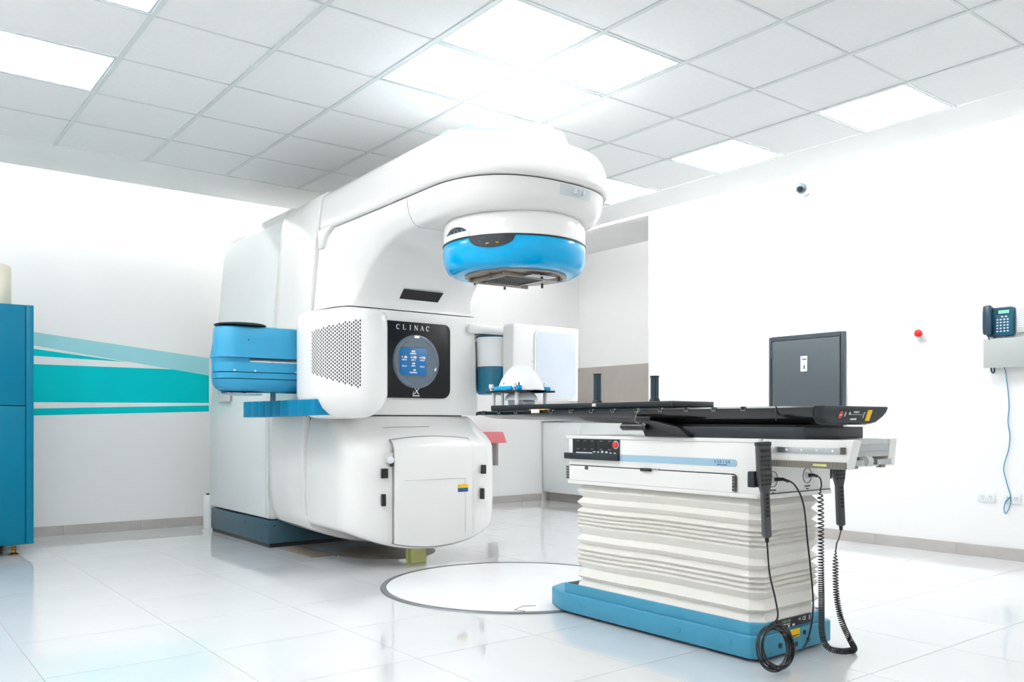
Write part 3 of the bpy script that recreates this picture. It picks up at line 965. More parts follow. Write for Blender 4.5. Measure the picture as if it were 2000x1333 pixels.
# ================================================================== TURNTABLE
tt = thing('floor_turntable', (3.0, 3.82, 0), 'round white turntable plate set in the floor with a grey metal rim', 'turntable')
obj('disc', lathe([(0.722, 0.0005), (0.722, 0.005), (0.71, 0.006), (0.0005, 0.006)], (3.0, 3.82, 0), 96), M['disc'], tt)
obj('rim', lathe([(0.724, 0.0005), (0.724, 0.0075), (0.735, 0.0085), (0.75, 0.006), (0.755, 0.0005)], (3.0, 3.82, 0), 96, caps=False), M['rim'], tt)
obj('rim_seal', lathe([(0.722, 0.0005), (0.722, 0.0068), (0.7245, 0.0068), (0.7245, 0.0005)], (3.0, 3.82, 0), 96, caps=False), M['gasket'], tt)
obj('hatch_line', tube([(2.60, 3.225, 0.0066), (2.575, 3.28, 0.0066), (2.66, 3.32, 0.0066), (2.72, 3.29, 0.0066)], 0.0016, 5), M['gasket'], tt)

# ================================================================== COUCH
CO = thing('treatment_couch', (2.975, 2.54, 0), 'white treatment couch with black tabletop, pleated bellows and blue base', 'treatment couch')


def cham(x0, x1, y0, y1, c):
    return [(x0 + c, y0), (x1 - c, y0), (x1, y0 + c), (x1, y1 - c), (x1 - c, y1), (x0 + c, y1), (x0, y1 - c), (x0, y0 + c)]


X0, X1, Y0, Y1 = 2.735, 3.255, 1.985, 3.115
bpoly = [(X0 + 0.035, Y0), (X1 - 0.02, Y0), (X1, Y0 + 0.02), (X1, Y1), (X1 - 0.08, Y1 + 0.16), (X0 + 0.16, Y1 + 0.18), (X0 + 0.06, Y1 + 0.14), (X0, Y1), (X0, Y0 + 0.035)]
base = obj('base', merge(prism(bpoly, 'z', 0.012, 0.102)), M['baseblue'], CO, bevel=0.008, seg=3)
upb = obj('base_rim', merge(prism([(X0 + 0.045, Y0 + 0.008), (X1 - 0.05, Y0 + 0.008), (X1 - 0.03, Y0 + 0.03), (X1 - 0.03, Y1 - 0.01), (X0 + 0.011, Y1 - 0.01), (X0 + 0.011, Y0 + 0.045)], 'z', 0.10, 0.148)), M['baseblue'], CO, bevel=0.005, seg=2)
obj('base_well', prism([(X0 + 0.06, Y0 + 0.03), (X1 - 0.06, Y0 + 0.03), (X1 - 0.05, Y1 - 0.03), (X0 + 0.02, Y1 - 0.03)], 'z', 0.147, 0.1495), M['dark'], upb)
for y in (2.12, 2.38, 2.96):
    obj('side_plug', lathe([(0.0005, X0 - 0.004), (0.014, X0 - 0.003), (0.017, X0 + 0.002)], (0, y, 0.062), 18, 'x'), M['baseblue'], base)
obj('floor_pad', box(2.80, 3.2, 2.05, 3.05, 0.0, 0.014), M['black'], base)
# rear nameplate and stickers
np_ = obj('nameplate', box(2.862, 3.092, Y0 + 0.002, Y0 + 0.01, 0.112, 0.149), M['black'], base)
obj('nameplate_text', merge(serif_g('VARIAN', 0.010, 0.056, (2.925, Y0 + 0.0018, 0.139), RX, UZ)), M['inkg'], base, kind='stuff')
obj('nameplate_marks', merge(text_g('CE', 0.021, (3.045, Y0 + 0.0015, 0.134), RX, UZ), text_g('UL', 0.014, (3.015, Y0 + 0.0015, 0.136), RX, UZ), text_g('medical systems', 0.0075, (2.925, Y0 + 0.0015, 0.1275), RX, UZ),
                             box(3.079, 3.084, Y0 + 0.0012, Y0 + 0.003, 0.125, 0.143), box(2.885, 2.917, Y0 + 0.0012, Y0 + 0.003, 0.113, 0.121), box(2.935, 2.947, Y0 + 0.0012, Y0 + 0.003, 0.114, 0.122), box(2.965, 2.98, Y0 + 0.0012, Y0 + 0.003, 0.115, 0.123)), M['ink'], base, kind='stuff')
obj('warning_sticker', box(2.948, 3.012, Y0 - 0.0012, Y0 + 0.001, 0.068, 0.101), M['yellow'], base)
multi('warning_print', [box(2.953, 3.007, Y0 - 0.0018, Y0 - 0.001, 0.074, 0.077), box(2.953, 2.985, Y0 - 0.0018, Y0 - 0.001, 0.071, 0.0725)], M['black'], base)
obj('socket_plate', box(2.955, 3.025, Y0 - 0.002, Y0 + 0.001, 0.020, 0.062), M['baseblue'], base, bevel=0.001)
for (x, z, r) in ((3.045, 0.078, 0.0095), (2.985, 0.04, 0.011), (3.07, 0.045, 0.010), (2.88, 0.05, 0.011)):
    obj('plug_hole', disc_y(x, z, r, Y0 - 0.003, Y0 + 0.002, 18), M['char'], base)

# bellows
fold = [(0.640, 1), (0.626, 1), (0.600, 0), (0.568, 1), (0.546, 0), (0.522, 1), (0.504, 0)]
z = 0.504
for k in range(4):
    fold += [(z - 0.009, 0.62), (z - 0.018, 0.03 + 0.05 * (k % 2))]
    z -= 0.018
fold += [(0.394, 1), (0.370, 0), (0.347, 1), (0.326, 0)]
z = 0.326
for k in range(3):
    fold += [(z - 0.010, 0.62), (z - 0.0205, 0.03 + 0.05 * (k % 2))]
    z -= 0.0205
fold += [(0.232, 1), (0.197, 0), (0.178, 1), (0.150, 0.2), (0.140, 0.2)]
rings = []
for (z, i) in fold:
    a = i * 0.026
    p = cham(2.752 + a, 3.205 - a, 1.992 + a, 3.066 - a, 0.048 - a * 0.4)
    ring = []
    n = len(p)
    for k in range(n):
        q0, q1 = p[k], p[(k + 1) % n]
        m = 10 if math.hypot(q1[0] - q0[0], q1[1] - q0[1]) > 0.2 else 1
        for t in range(m):
            x = q0[0] + (q1[0] - q0[0]) * t / m
            y = q0[1] + (q1[1] - q0[1]) * t / m
            s_ = min(1.0, min(0.63 - z, z - 0.14) / 0.1)
            dz = 0.0035 * max(0, s_) * math.sin(x * 7 + y * 5.3 + 1.0) + 0.001 * max(0, s_) * math.sin(y * 13)
            ring.append((x, y, z + dz))
    rings.append(ring)
obj('bellows', loft(rings), M['cream'], CO, angle=20)

# couch head (body)
body = obj('body', merge(prism(cham(2.742, 3.212, 1.966, 3.078, 0.012), 'z', 0.646, 0.846)), M['white'], CO, bevel=0.003)
obj('body_flange', prism(cham(2.738, 3.216, 1.972, 3.095, 0.01), 'z', 0.846, 0.862), M['white'], CO, bevel=0.003)
obj('body_skirt', prism(cham(2.732, 3.222, 1.955, 3.092, 0.03), 'z', 0.632, 0.649), M['white'], CO, bevel=0.003)
obj('body_seam', prism(cham(2.745, 3.209, 1.964, 3.07, 0.012), 'z', 0.6485, 0.652), M['black'], CO)
XB = 2.742
cp = obj('control_panel', box(XB - 0.004, XB + 0.01, 2.724, 3.035, 0.779, 0.846), M['char'], body)
multi('panel_recess', [box(XB - 0.006, XB + 0.001, 2.87, 3.005, 0.796, 0.840), box(XB - 0.006, XB + 0.001, 2.78, 2.845, 0.796, 0.840)], M['black'], body)
obj('panel_buttons', merge(*[box(XB - 0.0075, XB, y, y + 0.016, z, z + 0.004) for y in (2.775, 2.83, 2.89, 2.94, 2.985) for z in (0.797, 0.835)]), M['plate'], body, kind='stuff')
obj('panel_marks', merge(*[box(XB - 0.0055, XB, 2.745 + 0.027 * k, 2.745 + 0.027 * k + 0.013, 0.7815 + 0.0006 * k, 0.7865 + 0.0006 * k + (0.004 if k in (2, 3) else 0)) for k in range(6)]), M['ink'], body, kind='stuff')
obj('panel_slot', box(XB - 0.0055, XB, 2.90, 3.01, 0.779, 0.784), M['ink'], body)
obj('stop_button_ring', lathe([(0.019, XB - 0.007), (0.019, XB), (0.012, XB - 0.004)], (0, 2.745, 0.822), 24, 'x'), M['lgrey'], body)
obj('stop_button', lathe([(0.0005, XB - 0.017), (0.010, XB - 0.016), (0.0145, XB - 0.012), (0.0145, XB)], (0, 2.745, 0.822), 24, 'x'), M['red'], body)
obj('dark_bar', box(XB - 0.016, XB + 0.005, 2.724, 3.085, 0.75, 0.779), M['char'], body, bevel=0.002)
obj('blue_stripe', prism(rrect(2.085, 2.722, 0.750, 0.779, (0.001, 0.013, 0.013, 0.001), 6), 'x', XB - 0.0025, XB + 0.004), M['paleblue'], body)
LY_, LU = (0, -1, 0), (0, 0, 1)
obj('maker_lettering', merge(serif_g('VARIAN', 0.0125, 0.078, (XB - 0.0026, 2.155, 0.768), LY_, LU), text_g('medical systems', 0.0075, (XB - 0.003, 2.155, 0.7565), LY_, LU)), M['inkb'], body, kind='stuff')
obj('drawer_gap', prism([(2.088, 0.655), (2.088, 0.718), (2.10, 0.7225), (3.055, 0.7225), (3.066, 0.716), (3.066, 0.655)], 'x', XB - 0.001, XB + 0.004), M['dark'], body)
drw = obj('side_cover', prism([(2.092, 0.650), (2.092, 0.716), (2.103, 0.7185), (3.052, 0.7185), (3.062, 0.713), (3.062, 0.650)], 'x', XB - 0.007, XB + 0.002), M['white'], body)
obj('cover_latch', merge(box(XB - 0.016, XB - 0.006, 2.525, 2.585, 0.712, 0.725)), M['char'], body)
obj('latch_tail', box(XB - 0.010, XB, 2.485, 2.525, 0.718, 0.725), M['gap'], body)
obj('cover_hook', box(XB - 0.009, XB - 0.006, 2.925, 2.945, 0.703, 0.7185), M['gasket'], body)
for y in (2.083, 3.057):
    obj('hinge', merge(*[box(XB - 0.010, XB - 0.004, y, y + 0.018, 0.655 + 0.0125 * k, 0.665 + 0.0125 * k) for k in range(5)]), M['gasket'], body, kind='stuff')

# end face sockets with printed rings
YE = 1.966
for (x, z) in ((2.805, 0.705), (3.035, 0.711)):
    s0 = obj('socket_ring', lathe([(0.031, YE - 0.0005), (0.031, YE - 0.002), (0.029, YE - 0.002), (0.029, YE - 0.0005)], (x, 0, z), 32, 'y', caps=False), M['gasket'], body)
    obj('socket_hub', lathe([(0.014, YE + 0.002), (0.014, YE - 0.006), (0.0005, YE - 0.006)], (x, 0, z), 20, 'y'), M['lgrey'], body)
    obj('socket_caption', merge(text_g('PENDANT', 0.009, (x, YE - 0.001, z - 0.042), RX, UZ), text_g('ONE' if x < 2.9 else 'TWO', 0.007, (x, YE - 0.001, z - 0.053), RX, UZ)), M['gasket'], body)

# longitudinal rails reaching out of the body
rl = obj('rail', prism([(1.625, 0.758), (1.97, 0.758), (1.97, 0.862), (1.598, 0.862)], 'x', 2.748, 2.80), M['white'], CO, bevel=0.003)
obj('rail', prism([(1.70, 0.758), (1.97, 0.758), (1.97, 0.862), (1.69, 0.862)], 'x', 3.165, 3.215), M['white'], CO, bevel=0.003)
obj('rail_strip', box(2.742, 2.75, 1.645, 1.95, 0.812, 0.834), M['metal'], rl, bevel=0.001)
multi('rail_rivet', [lathe([(0.0042, 2.7405), (0.0042, 2.743)], (0, 1.675 + 0.062 * k, 0.823), 12, 'x') for k in range(5)], M['white2'], rl)
obj('rail_end_stop', box(2.735, 2.75, 1.628, 1.642, 0.812, 0.836), M['gasket'], rl)
obj('ruler', box(2.744, 2.75, 1.626, 1.96, 0.759, 0.783), M['ruler'], rl)
obj('ruler_numerals', box(2.743, 2.745, 1.70, 1.755, 0.767, 0.775), M['ypaper'], rl)
ch = obj('rail_channel', merge(box(2.80, 3.165, 1.70, 1.97, 0.795, 0.86)), M['lgrey'], CO)
obj('channel_strip', box(2.81, 3.155, 1.692, 1.70, 0.818, 0.840), M['metal'], ch)
obj('channel_floor', box(2.80, 3.165, 1.68, 1.97, 0.760, 0.766), M['white'], ch)
multi('roller_bracket', [box(2.83, 2.94, 1.668, 1.685, 0.766, 0.786), box(3.03, 3.13, 1.668, 1.685, 0.766, 0.786)], M['metal'], ch)
obj('roller', lathe([(0.020, 2.965), (0.020, 3.0)], (0, 1.685, 0.78), 20, 'x'), M['lgrey'], ch)
multi('bracket_foot', [box(2.87, 2.90, 1.67, 1.69, 0.755, 0.768), box(3.06, 3.09, 1.67, 1.69, 0.755, 0.768)], M['brown'], ch)
obj('rail_knob', box(3.215, 3.232, 1.71, 1.725, 0.82, 0.838), M['gasket'], CO, bevel=0.002)

# black carriage under the tabletop
car = obj('carriage', box(2.745, 3.145, 1.79, 2.565, 0.8625, 0.907), M['char'], CO, bevel=0.003)
obj('carriage_top', box(2.80, 3.12, 1.86, 2.56, 0.906, 0.92), M['black'], car)
obj('carriage_foot', box(2.76, 2.80, 2.57, 2.66, 0.8625, 0.868), M['lgrey'], car)
lv = obj('lock_handle', tube(spline([(2.70, 2.52, 0.905), (2.70, 2.56, 0.905), (2.70, 2.64, 0.905), (2.70, 2.67, 0.905)], 5), [0.012] * 2 + [0.0165] * 12 + [0.012] * 2, 14), M['gloss'], CO)
obj('handle_bracket', prism([(2.30, 0.8635), (2.545, 0.8635), (2.565, 0.90), (2.565, 0.925), (2.50, 0.93), (2.36, 0.905)], 'x', 2.712, 2.76), M['black'], CO, bevel=0.006)
obj('handle_wire', tube(spline([(2.695, 2.55, 0.915), (2.69, 2.58, 0.93), (2.7, 2.58, 0.965), (2.72, 2.58, 0.975)], 5), 0.0016, 6), M['gap'], CO)

# tabletop: boat-shaped section lofted along its length
def top_ring(y, x0, x1, zb_, zt, k, skew=0.0):
    w = x1 - x0
    sec = [(x0 + 0.006, zt), (x0, zt - 0.006), (x0 + 0.002, zt - 0.02), (x0 + 0.012 * k, zt - (zt - zb_) * 0.6), (x0 + 0.035 * k, zb_ + 0.006), (x0 + 0.06 * k, zb_), (x1 - 0.06 * k, zb_), (x1 - 0.035 * k, zb_ + 0.006),
           (x1 - 0.012 * k, zt - (zt - zb_) * 0.6), (x1 - 0.002, zt - 0.02), (x1, zt - 0.006), (x1 - 0.006, zt)]
    return [(p[0], y + skew * (zt - p[1]), p[1]) for p in sec]


TZ = 0.984
top = obj('tabletop', loft([top_ring(1.742, 2.732, 3.205, 0.915, TZ, 1.4, 0.35), top_ring(1.80, 2.731, 3.206, 0.914, TZ, 1.2), top_ring(2.0, 2.73, 3.207, 0.915, TZ, 1), top_ring(2.6, 2.73, 3.207, 0.918, TZ, 1), top_ring(2.9, 2.73, 3.207, 0.921, TZ, 1.2),
                            top_ring(3.15, 2.73, 3.207, 0.926, TZ, 1.6), top_ring(3.4, 2.73, 3.207, 0.935, TZ, 2), top_ring(3.65, 2.732, 3.205, 0.939, TZ, 2), top_ring(3.80, 2.738, 3.199, 0.945, TZ, 2), top_ring(3.845, 2.748, 3.189, 0.960, TZ - 0.004, 1.4)]), M['carbon'], CO, angle=45)
obj('tabletop_joint', merge(box(2.7285, 2.7315, 1.897, 1.901, 0.93, TZ)), M['black'], top)
endp = obj('end_panel', loft([top_ring(1.715, 2.755, 3.195, 0.922, TZ, 1.5, 0.35), top_ring(1.722, 2.742, 3.203, 0.918, TZ + 0.0005, 1.5, 0.35), top_ring(1.742, 2.736, 3.206, 0.9165, TZ + 0.0005, 1.4, 0.35)]), M['char'], top, angle=30)


def ye(z):
    return 1.7135 + 0.35 * (TZ - z)


def end_box(x0, x1, z0, z1, d=0.0012):
    v, f = box(x0, x1, 0, 1, z0, z1)
    return [(p[0], ye(p[2]) - d if p[1] == 0 else ye(p[2]) + 0.002, p[2]) for p in v], f


obj('yellow_tag', end_box(3.055, 3.085, 0.929, 0.971), M['yellow'], top)
obj('red_mark', [(xx, yy, zz) for xx, yy, zz in ()] and None or ([(2.875 + 0.014 * math.cos(2 * PI * k / 20), ye(0.952 + 0.014 * math.sin(2 * PI * k / 20)) - 0.001, 0.952 + 0.014 * math.sin(2 * PI * k / 20)) for k in range(20)], [tuple(range(20))]), M['red'], top, keep=True)
obj('end_marks', merge(end_box(2.867, 2.883, 0.950, 0.953, 0.002), end_box(2.903, 2.908, 0.945, 0.962), end_box(2.93, 3.025, 0.9525, 0.954), end_box(2.93, 2.938, 0.954, 0.962), end_box(2.95, 2.99, 0.933, 0.939), end_box(3.033, 3.035, 0.94, 0.962), end_box(3.033, 3.045, 0.9605, 0.962),
                       text_g('VARIAN', 0.011, (2.975, ye(0.962) - 0.001, 0.962), RX, (0, -0.35, 1))), M['ink'], top, kind='stuff')
for y in (3.744, 3.606, 3.461, 3.182, 3.039, 2.897, 2.756, 2.611, 2.471, 2.328, 2.186, 2.045):
    obj('index_notch', prism(rrect(y - 0.011, y + 0.011, TZ - 0.013, TZ + 0.001, 0.005, 3), 'x', 2.7265, 2.742), M['black'], top)
    obj('notch_rim', tube([(2.7268, y - 0.013, TZ - 0.002), (2.7268, y - 0.008, TZ - 0.0145), (2.7268, y + 0.008, TZ - 0.0145), (2.7268, y + 0.013, TZ - 0.002)], 0.0012, 5), M['metal'], top)

# pendant holders on the couch
obj('pendant_holder', box(2.672, 2.742, 1.955, 1.985, 0.68, 0.74), M['char'], CO, bevel=0.004)
obj('pendant_holder', box(3.211, 3.226, 1.972, 2.005, 0.69, 0.76), M['black'], CO, bevel=0.004)

# clip on the tabletop edge
cl = thing('index_clip', (2.735, 3.3, 0.984), 'small amber and white clip on the far edge of the black tabletop', 'clip')
obj('bar', box(2.722, 2.76, 3.225, 3.345, 0.9845, 0.990), M['amber'], cl, bevel=0.001)
obj('tongue', box(2.718, 2.7255, 3.265, 3.325, 0.97, 0.989), M['offwhite'], cl, bevel=0.001)

# ---------------------------------------------------------------- board, posts and mask on the couch
bd = thing('positioning_board', (2.98, 3.2, TZ), 'long flat black positioning board lying on the couch top', 'board')
obj('board', merge(prism([(2.835, 2.50), (3.12, 2.50), (3.12, 3.42), (3.09, 3.60), (3.09, 3.87), (2.87, 3.87), (2.87, 3.60), (2.835, 3.42)], 'z', TZ + 0.008, 1.018)), M['char'], bd, bevel=0.003)
obj('board_runner', box(2.86, 3.1, 2.55, 3.85, TZ + 0.0005, TZ + 0.009), M['black'], bd)
obj('board_tag', box(2.831, 2.836, 2.975, 3.0, 1.0, 1.014), M['offwhite'], bd)
for k, (x, y, h, lb) in enumerate(((2.885, 3.02, 1.160, 'black grip post on the couch board, nearer the white mask'), (2.90, 2.66, 1.135, 'black grip post on the couch board, nearer the grey wall cabinet'))):
    p = thing('grip_post', (x, y, 1.018), lb, 'post', 'black grip posts on the couch board')
    obj('foot', lathe([(0.024, 1.0185), (0.024, 1.026), (0.018, 1.034)], (x, y, 0), 20), M['char'], p)
    obj('shaft', lathe([(0.0165, 1.030), (0.0165, h - 0.004)], (x, y, 0), 10), M['char'], p)
    obj('cap', lathe([(0.017, h - 0.006), (0.0215, h - 0.004), (0.0215, h), (0.0005, h + 0.001)], (x, y, 0), 20), M['black'], p)
    obj('flutes', merge(*[tube([(x + 0.0165 * math.cos(a), y + 0.0165 * math.sin(a), 1.032), (x + 0.0165 * math.cos(a), y + 0.0165 * math.sin(a), h - 0.006)], 0.0022, 6) for a in [2 * PI * q / 10 for q in range(10)]]), M['slate'], p)
mk = thing('head_mask', (2.95, 3.70, 1.018), 'white moulded head mask clamped on a raised black frame above the couch', 'mask')
FZ0 = 1.088
obj('frame_plate', merge(box(2.83, 3.10, 3.79, 3.86, FZ0, FZ0 + 0.011), box(2.83, 2.89, 3.58, 3.79, FZ0, FZ0 + 0.011), box(3.03, 3.10, 3.58, 3.79, FZ0, FZ0 + 0.011)), M['char'], mk, bevel=0.002)
for (x, y) in ((2.86, 3.83), (2.86, 3.62), (3.07, 3.83), (3.06, 3.62)):
    obj('leg', lathe([(0.011, 1.0185), (0.011, FZ0)], (x, y, 0), 16), M['white2'], mk)
    obj('clamp_knob', lathe([(0.007, FZ0 + 0.01), (0.007, FZ0 + 0.022), (0.013, FZ0 + 0.026), (0.013, FZ0 + 0.048), (0.0005, FZ0 + 0.049)], (x - 0.012, y + 0.006, 0), 16), M['offwhite'], mk)
obj('steel_rod', lathe([(0.008, 1.0185), (0.008, FZ0)], (2.90, 3.80, 0), 14), M['metal'], mk)
for g in (box(2.836, 2.868, 3.64, 3.80, FZ0 + 0.0115, FZ0 + 0.034), box(3.04, 3.085, 3.60, 3.70, FZ0 + 0.0115, FZ0 + 0.032), box(2.84, 2.87, 3.585, 3.605, FZ0 + 0.0115, FZ0 + 0.036), box(2.93, 3.03, 3.825, 3.85, FZ0 + 0.0115, FZ0 + 0.028)):
    obj('blue_clamp', g, M['bluering'], mk, bevel=0.005)
for (x, y) in ((2.85, 3.72), (2.855, 3.595), (3.07, 3.64)):
    obj('clamp_pin', lathe([(0.004, FZ0 + 0.03), (0.004, FZ0 + 0.052)], (x, y, 0), 10), M['black'], mk)


def mask_g():
    rings = []
    n, m = 40, 12
    for k in range(m + 1):
        t = k / m
        ring = []
        for i in range(n):
            a = 2 * PI * i / n
            # flared skirt to a narrow top, with nose and brow bumps
            rr = (1 - t) ** 0.8 * 0.38 + 0.62 * math.sqrt(max(0, 1 - t ** 2.4))
            x = 2.955 + 0.118 * rr * math.cos(a)
            y = 3.705 + 0.150 * rr * math.sin(a)
            h = FZ0 + 0.012 + 0.150 * t
            h -= 0.018 * t * abs(math.sin(a)) * (1 - t)
            ring.append((x, y, h))
        rings.append(ring)
    return loft(rings, False, True)


msk = obj('mask_shell', mask_g(), M['mask'], mk, angle=60)
# head rest cushion below the mask
obj('head_rest', dome(2.955, 3.70, 1.045, 0.085, 0.10, 0.05), M['glasswin'], mk)
obj('head_rest_foot', box(2.91, 3.0, 3.63, 3.77, 1.0185, 1.05), M['glasswin'], mk, bevel=0.01)


# ---------------------------------------------------------------- hand pendants
def pendant(x, y, ztop, s, tilt, label):
    p = thing('hand_pendant', (x, y, ztop - 0.4 * s), label, 'pendant', 'grey hand pendants hanging on the couch end')
    sh = [(-0.026, 0.0), (0.026, 0.0), (0.030, -0.012), (0.030, -0.145), (0.026, -0.175), (0.016, -0.215), (0.017, -0.40), (0.012, -0.408), (-0.012, -0.408), (-0.017, -0.40), (-0.016, -0.215), (-0.026, -0.175), (-0.030, -0.145), (-0.030, -0.012)]
    R = Matrix.Translation((x, y, ztop)) @ Matrix.Rotation(tilt, 4, 'Y') @ Matrix.Rotation(math.radians(-30), 4, 'Z') @ Matrix.Scale(s, 4)
    b = obj('body', xf(prism(sh, 'y', -0.017, 0.017), R), M['pend'], p, bevel=0.005 * s, seg=2)
    obj('head_rim', xf(box(-0.032, 0.032, -0.019, 0.019, -0.014, 0.003), R), M['char'], p, bevel=0.004)
    obj('little_screen', xf(box(-0.02, 0.02, -0.0185, -0.016, -0.04, -0.026), R), M['black'], p)
    ks = []
    for r in range(7):
        zz = -0.058 - 0.0185 * r - (0.008 if r > 3 else 0)
        for c in (-1, 0, 1):
            ks.append(box(c * 0.016 - 0.0048, c * 0.016 + 0.0048, -0.0195, -0.016, zz - 0.004, zz + 0.004))
    for r in range(6):
        zz = -0.222 - 0.018 * r
        ks.append(box(-0.006, 0.008, -0.0195, -0.016, zz - 0.0055, zz + 0.0055))
    obj('keypad', xf(merge(*ks), R), M['black'], p, kind='stuff')
    obj('strain_relief', xf(lathe([(0.008, -0.43), (0.0095, -0.405)], (0, 0, 0), 12), R), M['black'], p)
    return p, tuple(R @ Vector((0, 0, -0.43)))


p1, e1 = pendant(2.692, 1.93, 0.848, 0.87, math.radians(-4.0), 'grey hand pendant at the couch corner, its cable ending in a bundle')
p2, e2 = pendant(3.250, 1.965, 0.846, 0.87, math.radians(-4.5), 'grey hand pendant on the far side of the couch end, with a coiled cord')

# cable of the first pendant: drops to a bundle, returns to the socket
cen = Vector((2.712, 1.90, 0.086))
ex = Vector((1, 0.10, 0)).normalized(); ez = Vector((0, 0.28, 1)).normalized(); en = Vector((0.0, -1, 0.28)).normalized()
loops = []
turns = 6
N = 40
for k in range(turns * N + 1):
    a = PI / 2 + 2 * PI * k / N
    t = k / (turns * N)
    jit = 0.012 * math.sin(k * 0.031 * 3 + 1.3) + 0.006 * math.sin(k * 0.17)
    rx = 0.105 + jit
    rz = 0.074 + jit * 0.6
    drift = 0.016 * math.sin(t * 9.0)
    q = cen + ex * (rx * math.cos(a) + drift) + ez * (rz * math.sin(a) - abs(drift) * 0.2) + en * (0.003 + 0.018 * t)
    loops.append((q.x, q.y, max(q.z, 0.0045)))
start = spline([e1, (2.713, 1.915, 0.36), (2.745, 1.912, 0.26), (2.755, 1.91, 0.19), loops[0]], 10)
ret = spline([loops[-1], (2.79, 1.88, 0.13), (2.86, 1.90, 0.05), (2.965, 1.94, 0.035), (3.03, 1.955, 0.07), (3.06, 1.955, 0.18), (3.035, 1.95, 0.33), (3.005, 1.945, 0.45), (2.955, 1.93, 0.60), (2.89, 1.925, 0.68), (2.835, 1.935, 0.705), (2.806, 1.955, 0.705)], 10)
obj('cable', tube(start[:-1] + loops + ret[1:], 0.0034, 7), M['cable'], p1)
obj('cable_plug', tube([(2.855, 1.93, 0.697), (2.83, 1.938, 0.706), (2.805, 1.957, 0.705)], [0.005, 0.0065, 0.0075], 10), M['black'], p1)
obj('cable_tie', tube([(2.775, 1.895, 0.125), (2.79, 1.90, 0.145)], 0.009, 10), M['gasket'], p1)


# coiled cord of the second pendant
def helix(path, radius, pitch):
    pts = spline(path, 24)
    P = [Vector(p) for p in pts]
    L_ = [0]
    for a, b in zip(P, P[1:]):
        L_.append(L_[-1] + (b - a).length)
    tot = L_[-1]
    out = []
    ph = 0.0
    d = 0.0
    k = 0
    while d < tot:
        while k < len(L_) - 2 and L_[k + 1] < d:
            k += 1
        t = (d - L_[k]) / max(1e-9, L_[k + 1] - L_[k])
        p = P[k].lerp(P[k + 1], t)
        tn = (P[k + 1] - P[k]).normalized()
        a = Vector((0, 1, 0))
        u = (a - tn * a.dot(tn)).normalized()
        w = tn.cross(u)
        e = min(1.0, d / 0.03, (tot - d) / 0.05)
        q = p + (u * math.cos(ph) + w * math.sin(ph)) * radius * max(0.05, e)
        out.append((q.x, q.y, max(q.z, 0.003)))
        ph += 2 * PI / 11
        d += pitch(d / tot) / 11
    return out


path = [(3.062, 1.925, 0.655), (3.066, 1.925, 0.55), (3.068, 1.925, 0.40), (3.07, 1.925, 0.22), (3.068, 1.92, 0.08), (3.078, 1.90, 0.028), (3.11, 1.865, 0.016), (3.155, 1.845, 0.016), (3.195, 1.858, 0.018), (3.205, 1.885, 0.05), (3.19, 1.91, 0.12), (3.195, 1.935, 0.22), (3.205, 1.945, 0.33), (3.215, 1.95, 0.40)]


def pit(t):
    if t < 0.12: return 0.017
    if t < 0.35: return 0.017 - 0.010 * (t - 0.12) / 0.23
    if t < 0.68: return 0.0066
    return 0.0066 + 0.007 * (t - 0.68) / 0.32


hx = helix(path, 0.0105, pit)
obj('coiled_cord', tube(hx, 0.0026, 6), M['cable'], p2)
obj('cord_lead', tube(spline([hx[-1], (3.222, 1.95, 0.425), (3.245, 1.955, 0.44), e2], 8), 0.0028, 7), M['cable'], p2)
obj('cord_socket_lead', tube(spline([hx[0], (3.078, 1.93, 0.672), (3.076, 1.935, 0.70), (3.055, 1.945, 0.712), (3.036, 1.957, 0.711)], 8), 0.003, 7), M['cable'], p2)
obj('cord_plug', tube([(3.066, 1.94, 0.708), (3.05, 1.948, 0.713), (3.034, 1.958, 0.711)], [0.0055, 0.007, 0.0075], 10), M['black'], p2)

# ================================================================== TEAL CABINET AND CYLINDER
tc_ = thing('equipment_cabinet', (0.6, 7.1, 0), 'tall teal metal equipment cabinet at the left edge of the room', 'cabinet')
obj('carcass', box(0.2, 1.035, 6.775, 7.5, 0.074, 1.738), M['teal'], tc_, bevel=0.004)
obj('corner_post', box(0.990, 1.037, 6.757, 6.78, 0.076, 1.74), M['teal'], tc_, bevel=0.003)
obj('door_gap', box(0.21, 0.995, 6.772, 6.776, 0.08, 1.735), M['tealdk'], tc_)
obj('upper_door', box(0.21, 0.9855, 6.757, 6.774, 1.041, 1.739), M['teal'], tc_, bevel=0.003)
obj('lower_door', box(0.21, 0.9855, 6.757, 6.774, 0.076, 1.036), M['teal'], tc_, bevel=0.003)
for (x, y) in ((0.925, 6.83), (0.31, 6.83), (0.31, 7.42), (0.925, 7.42)):
    f_ = obj('foot', lathe([(0.03, 0.0), (0.032, 0.006), (0.024, 0.012), (0.014, 0.016), (0.012, 0.034), (0.018, 0.04), (0.018, 0.05), (0.011, 0.054), (0.011, 0.078)], (x, y, 0), 20), M['brass'], tc_)
cyl = thing('cream_canister', (0.80, 6.98, 1.74), 'cream cylindrical canister with black knob standing on the teal cabinet', 'canister')
obj('body', lathe([(0.125, 1.7405), (0.128, 1.745), (0.128, 2.018), (0.118, 2.03), (0.0005, 2.032)], (0.80, 6.98, 0), 40), M['creamcyl'], cyl, angle=50)
obj('knob', lathe([(0.02, 2.031), (0.03, 2.04), (0.055, 2.044), (0.055, 2.055), (0.0005, 2.058)], (0.80, 6.98, 0), 24), M['black'], cyl)

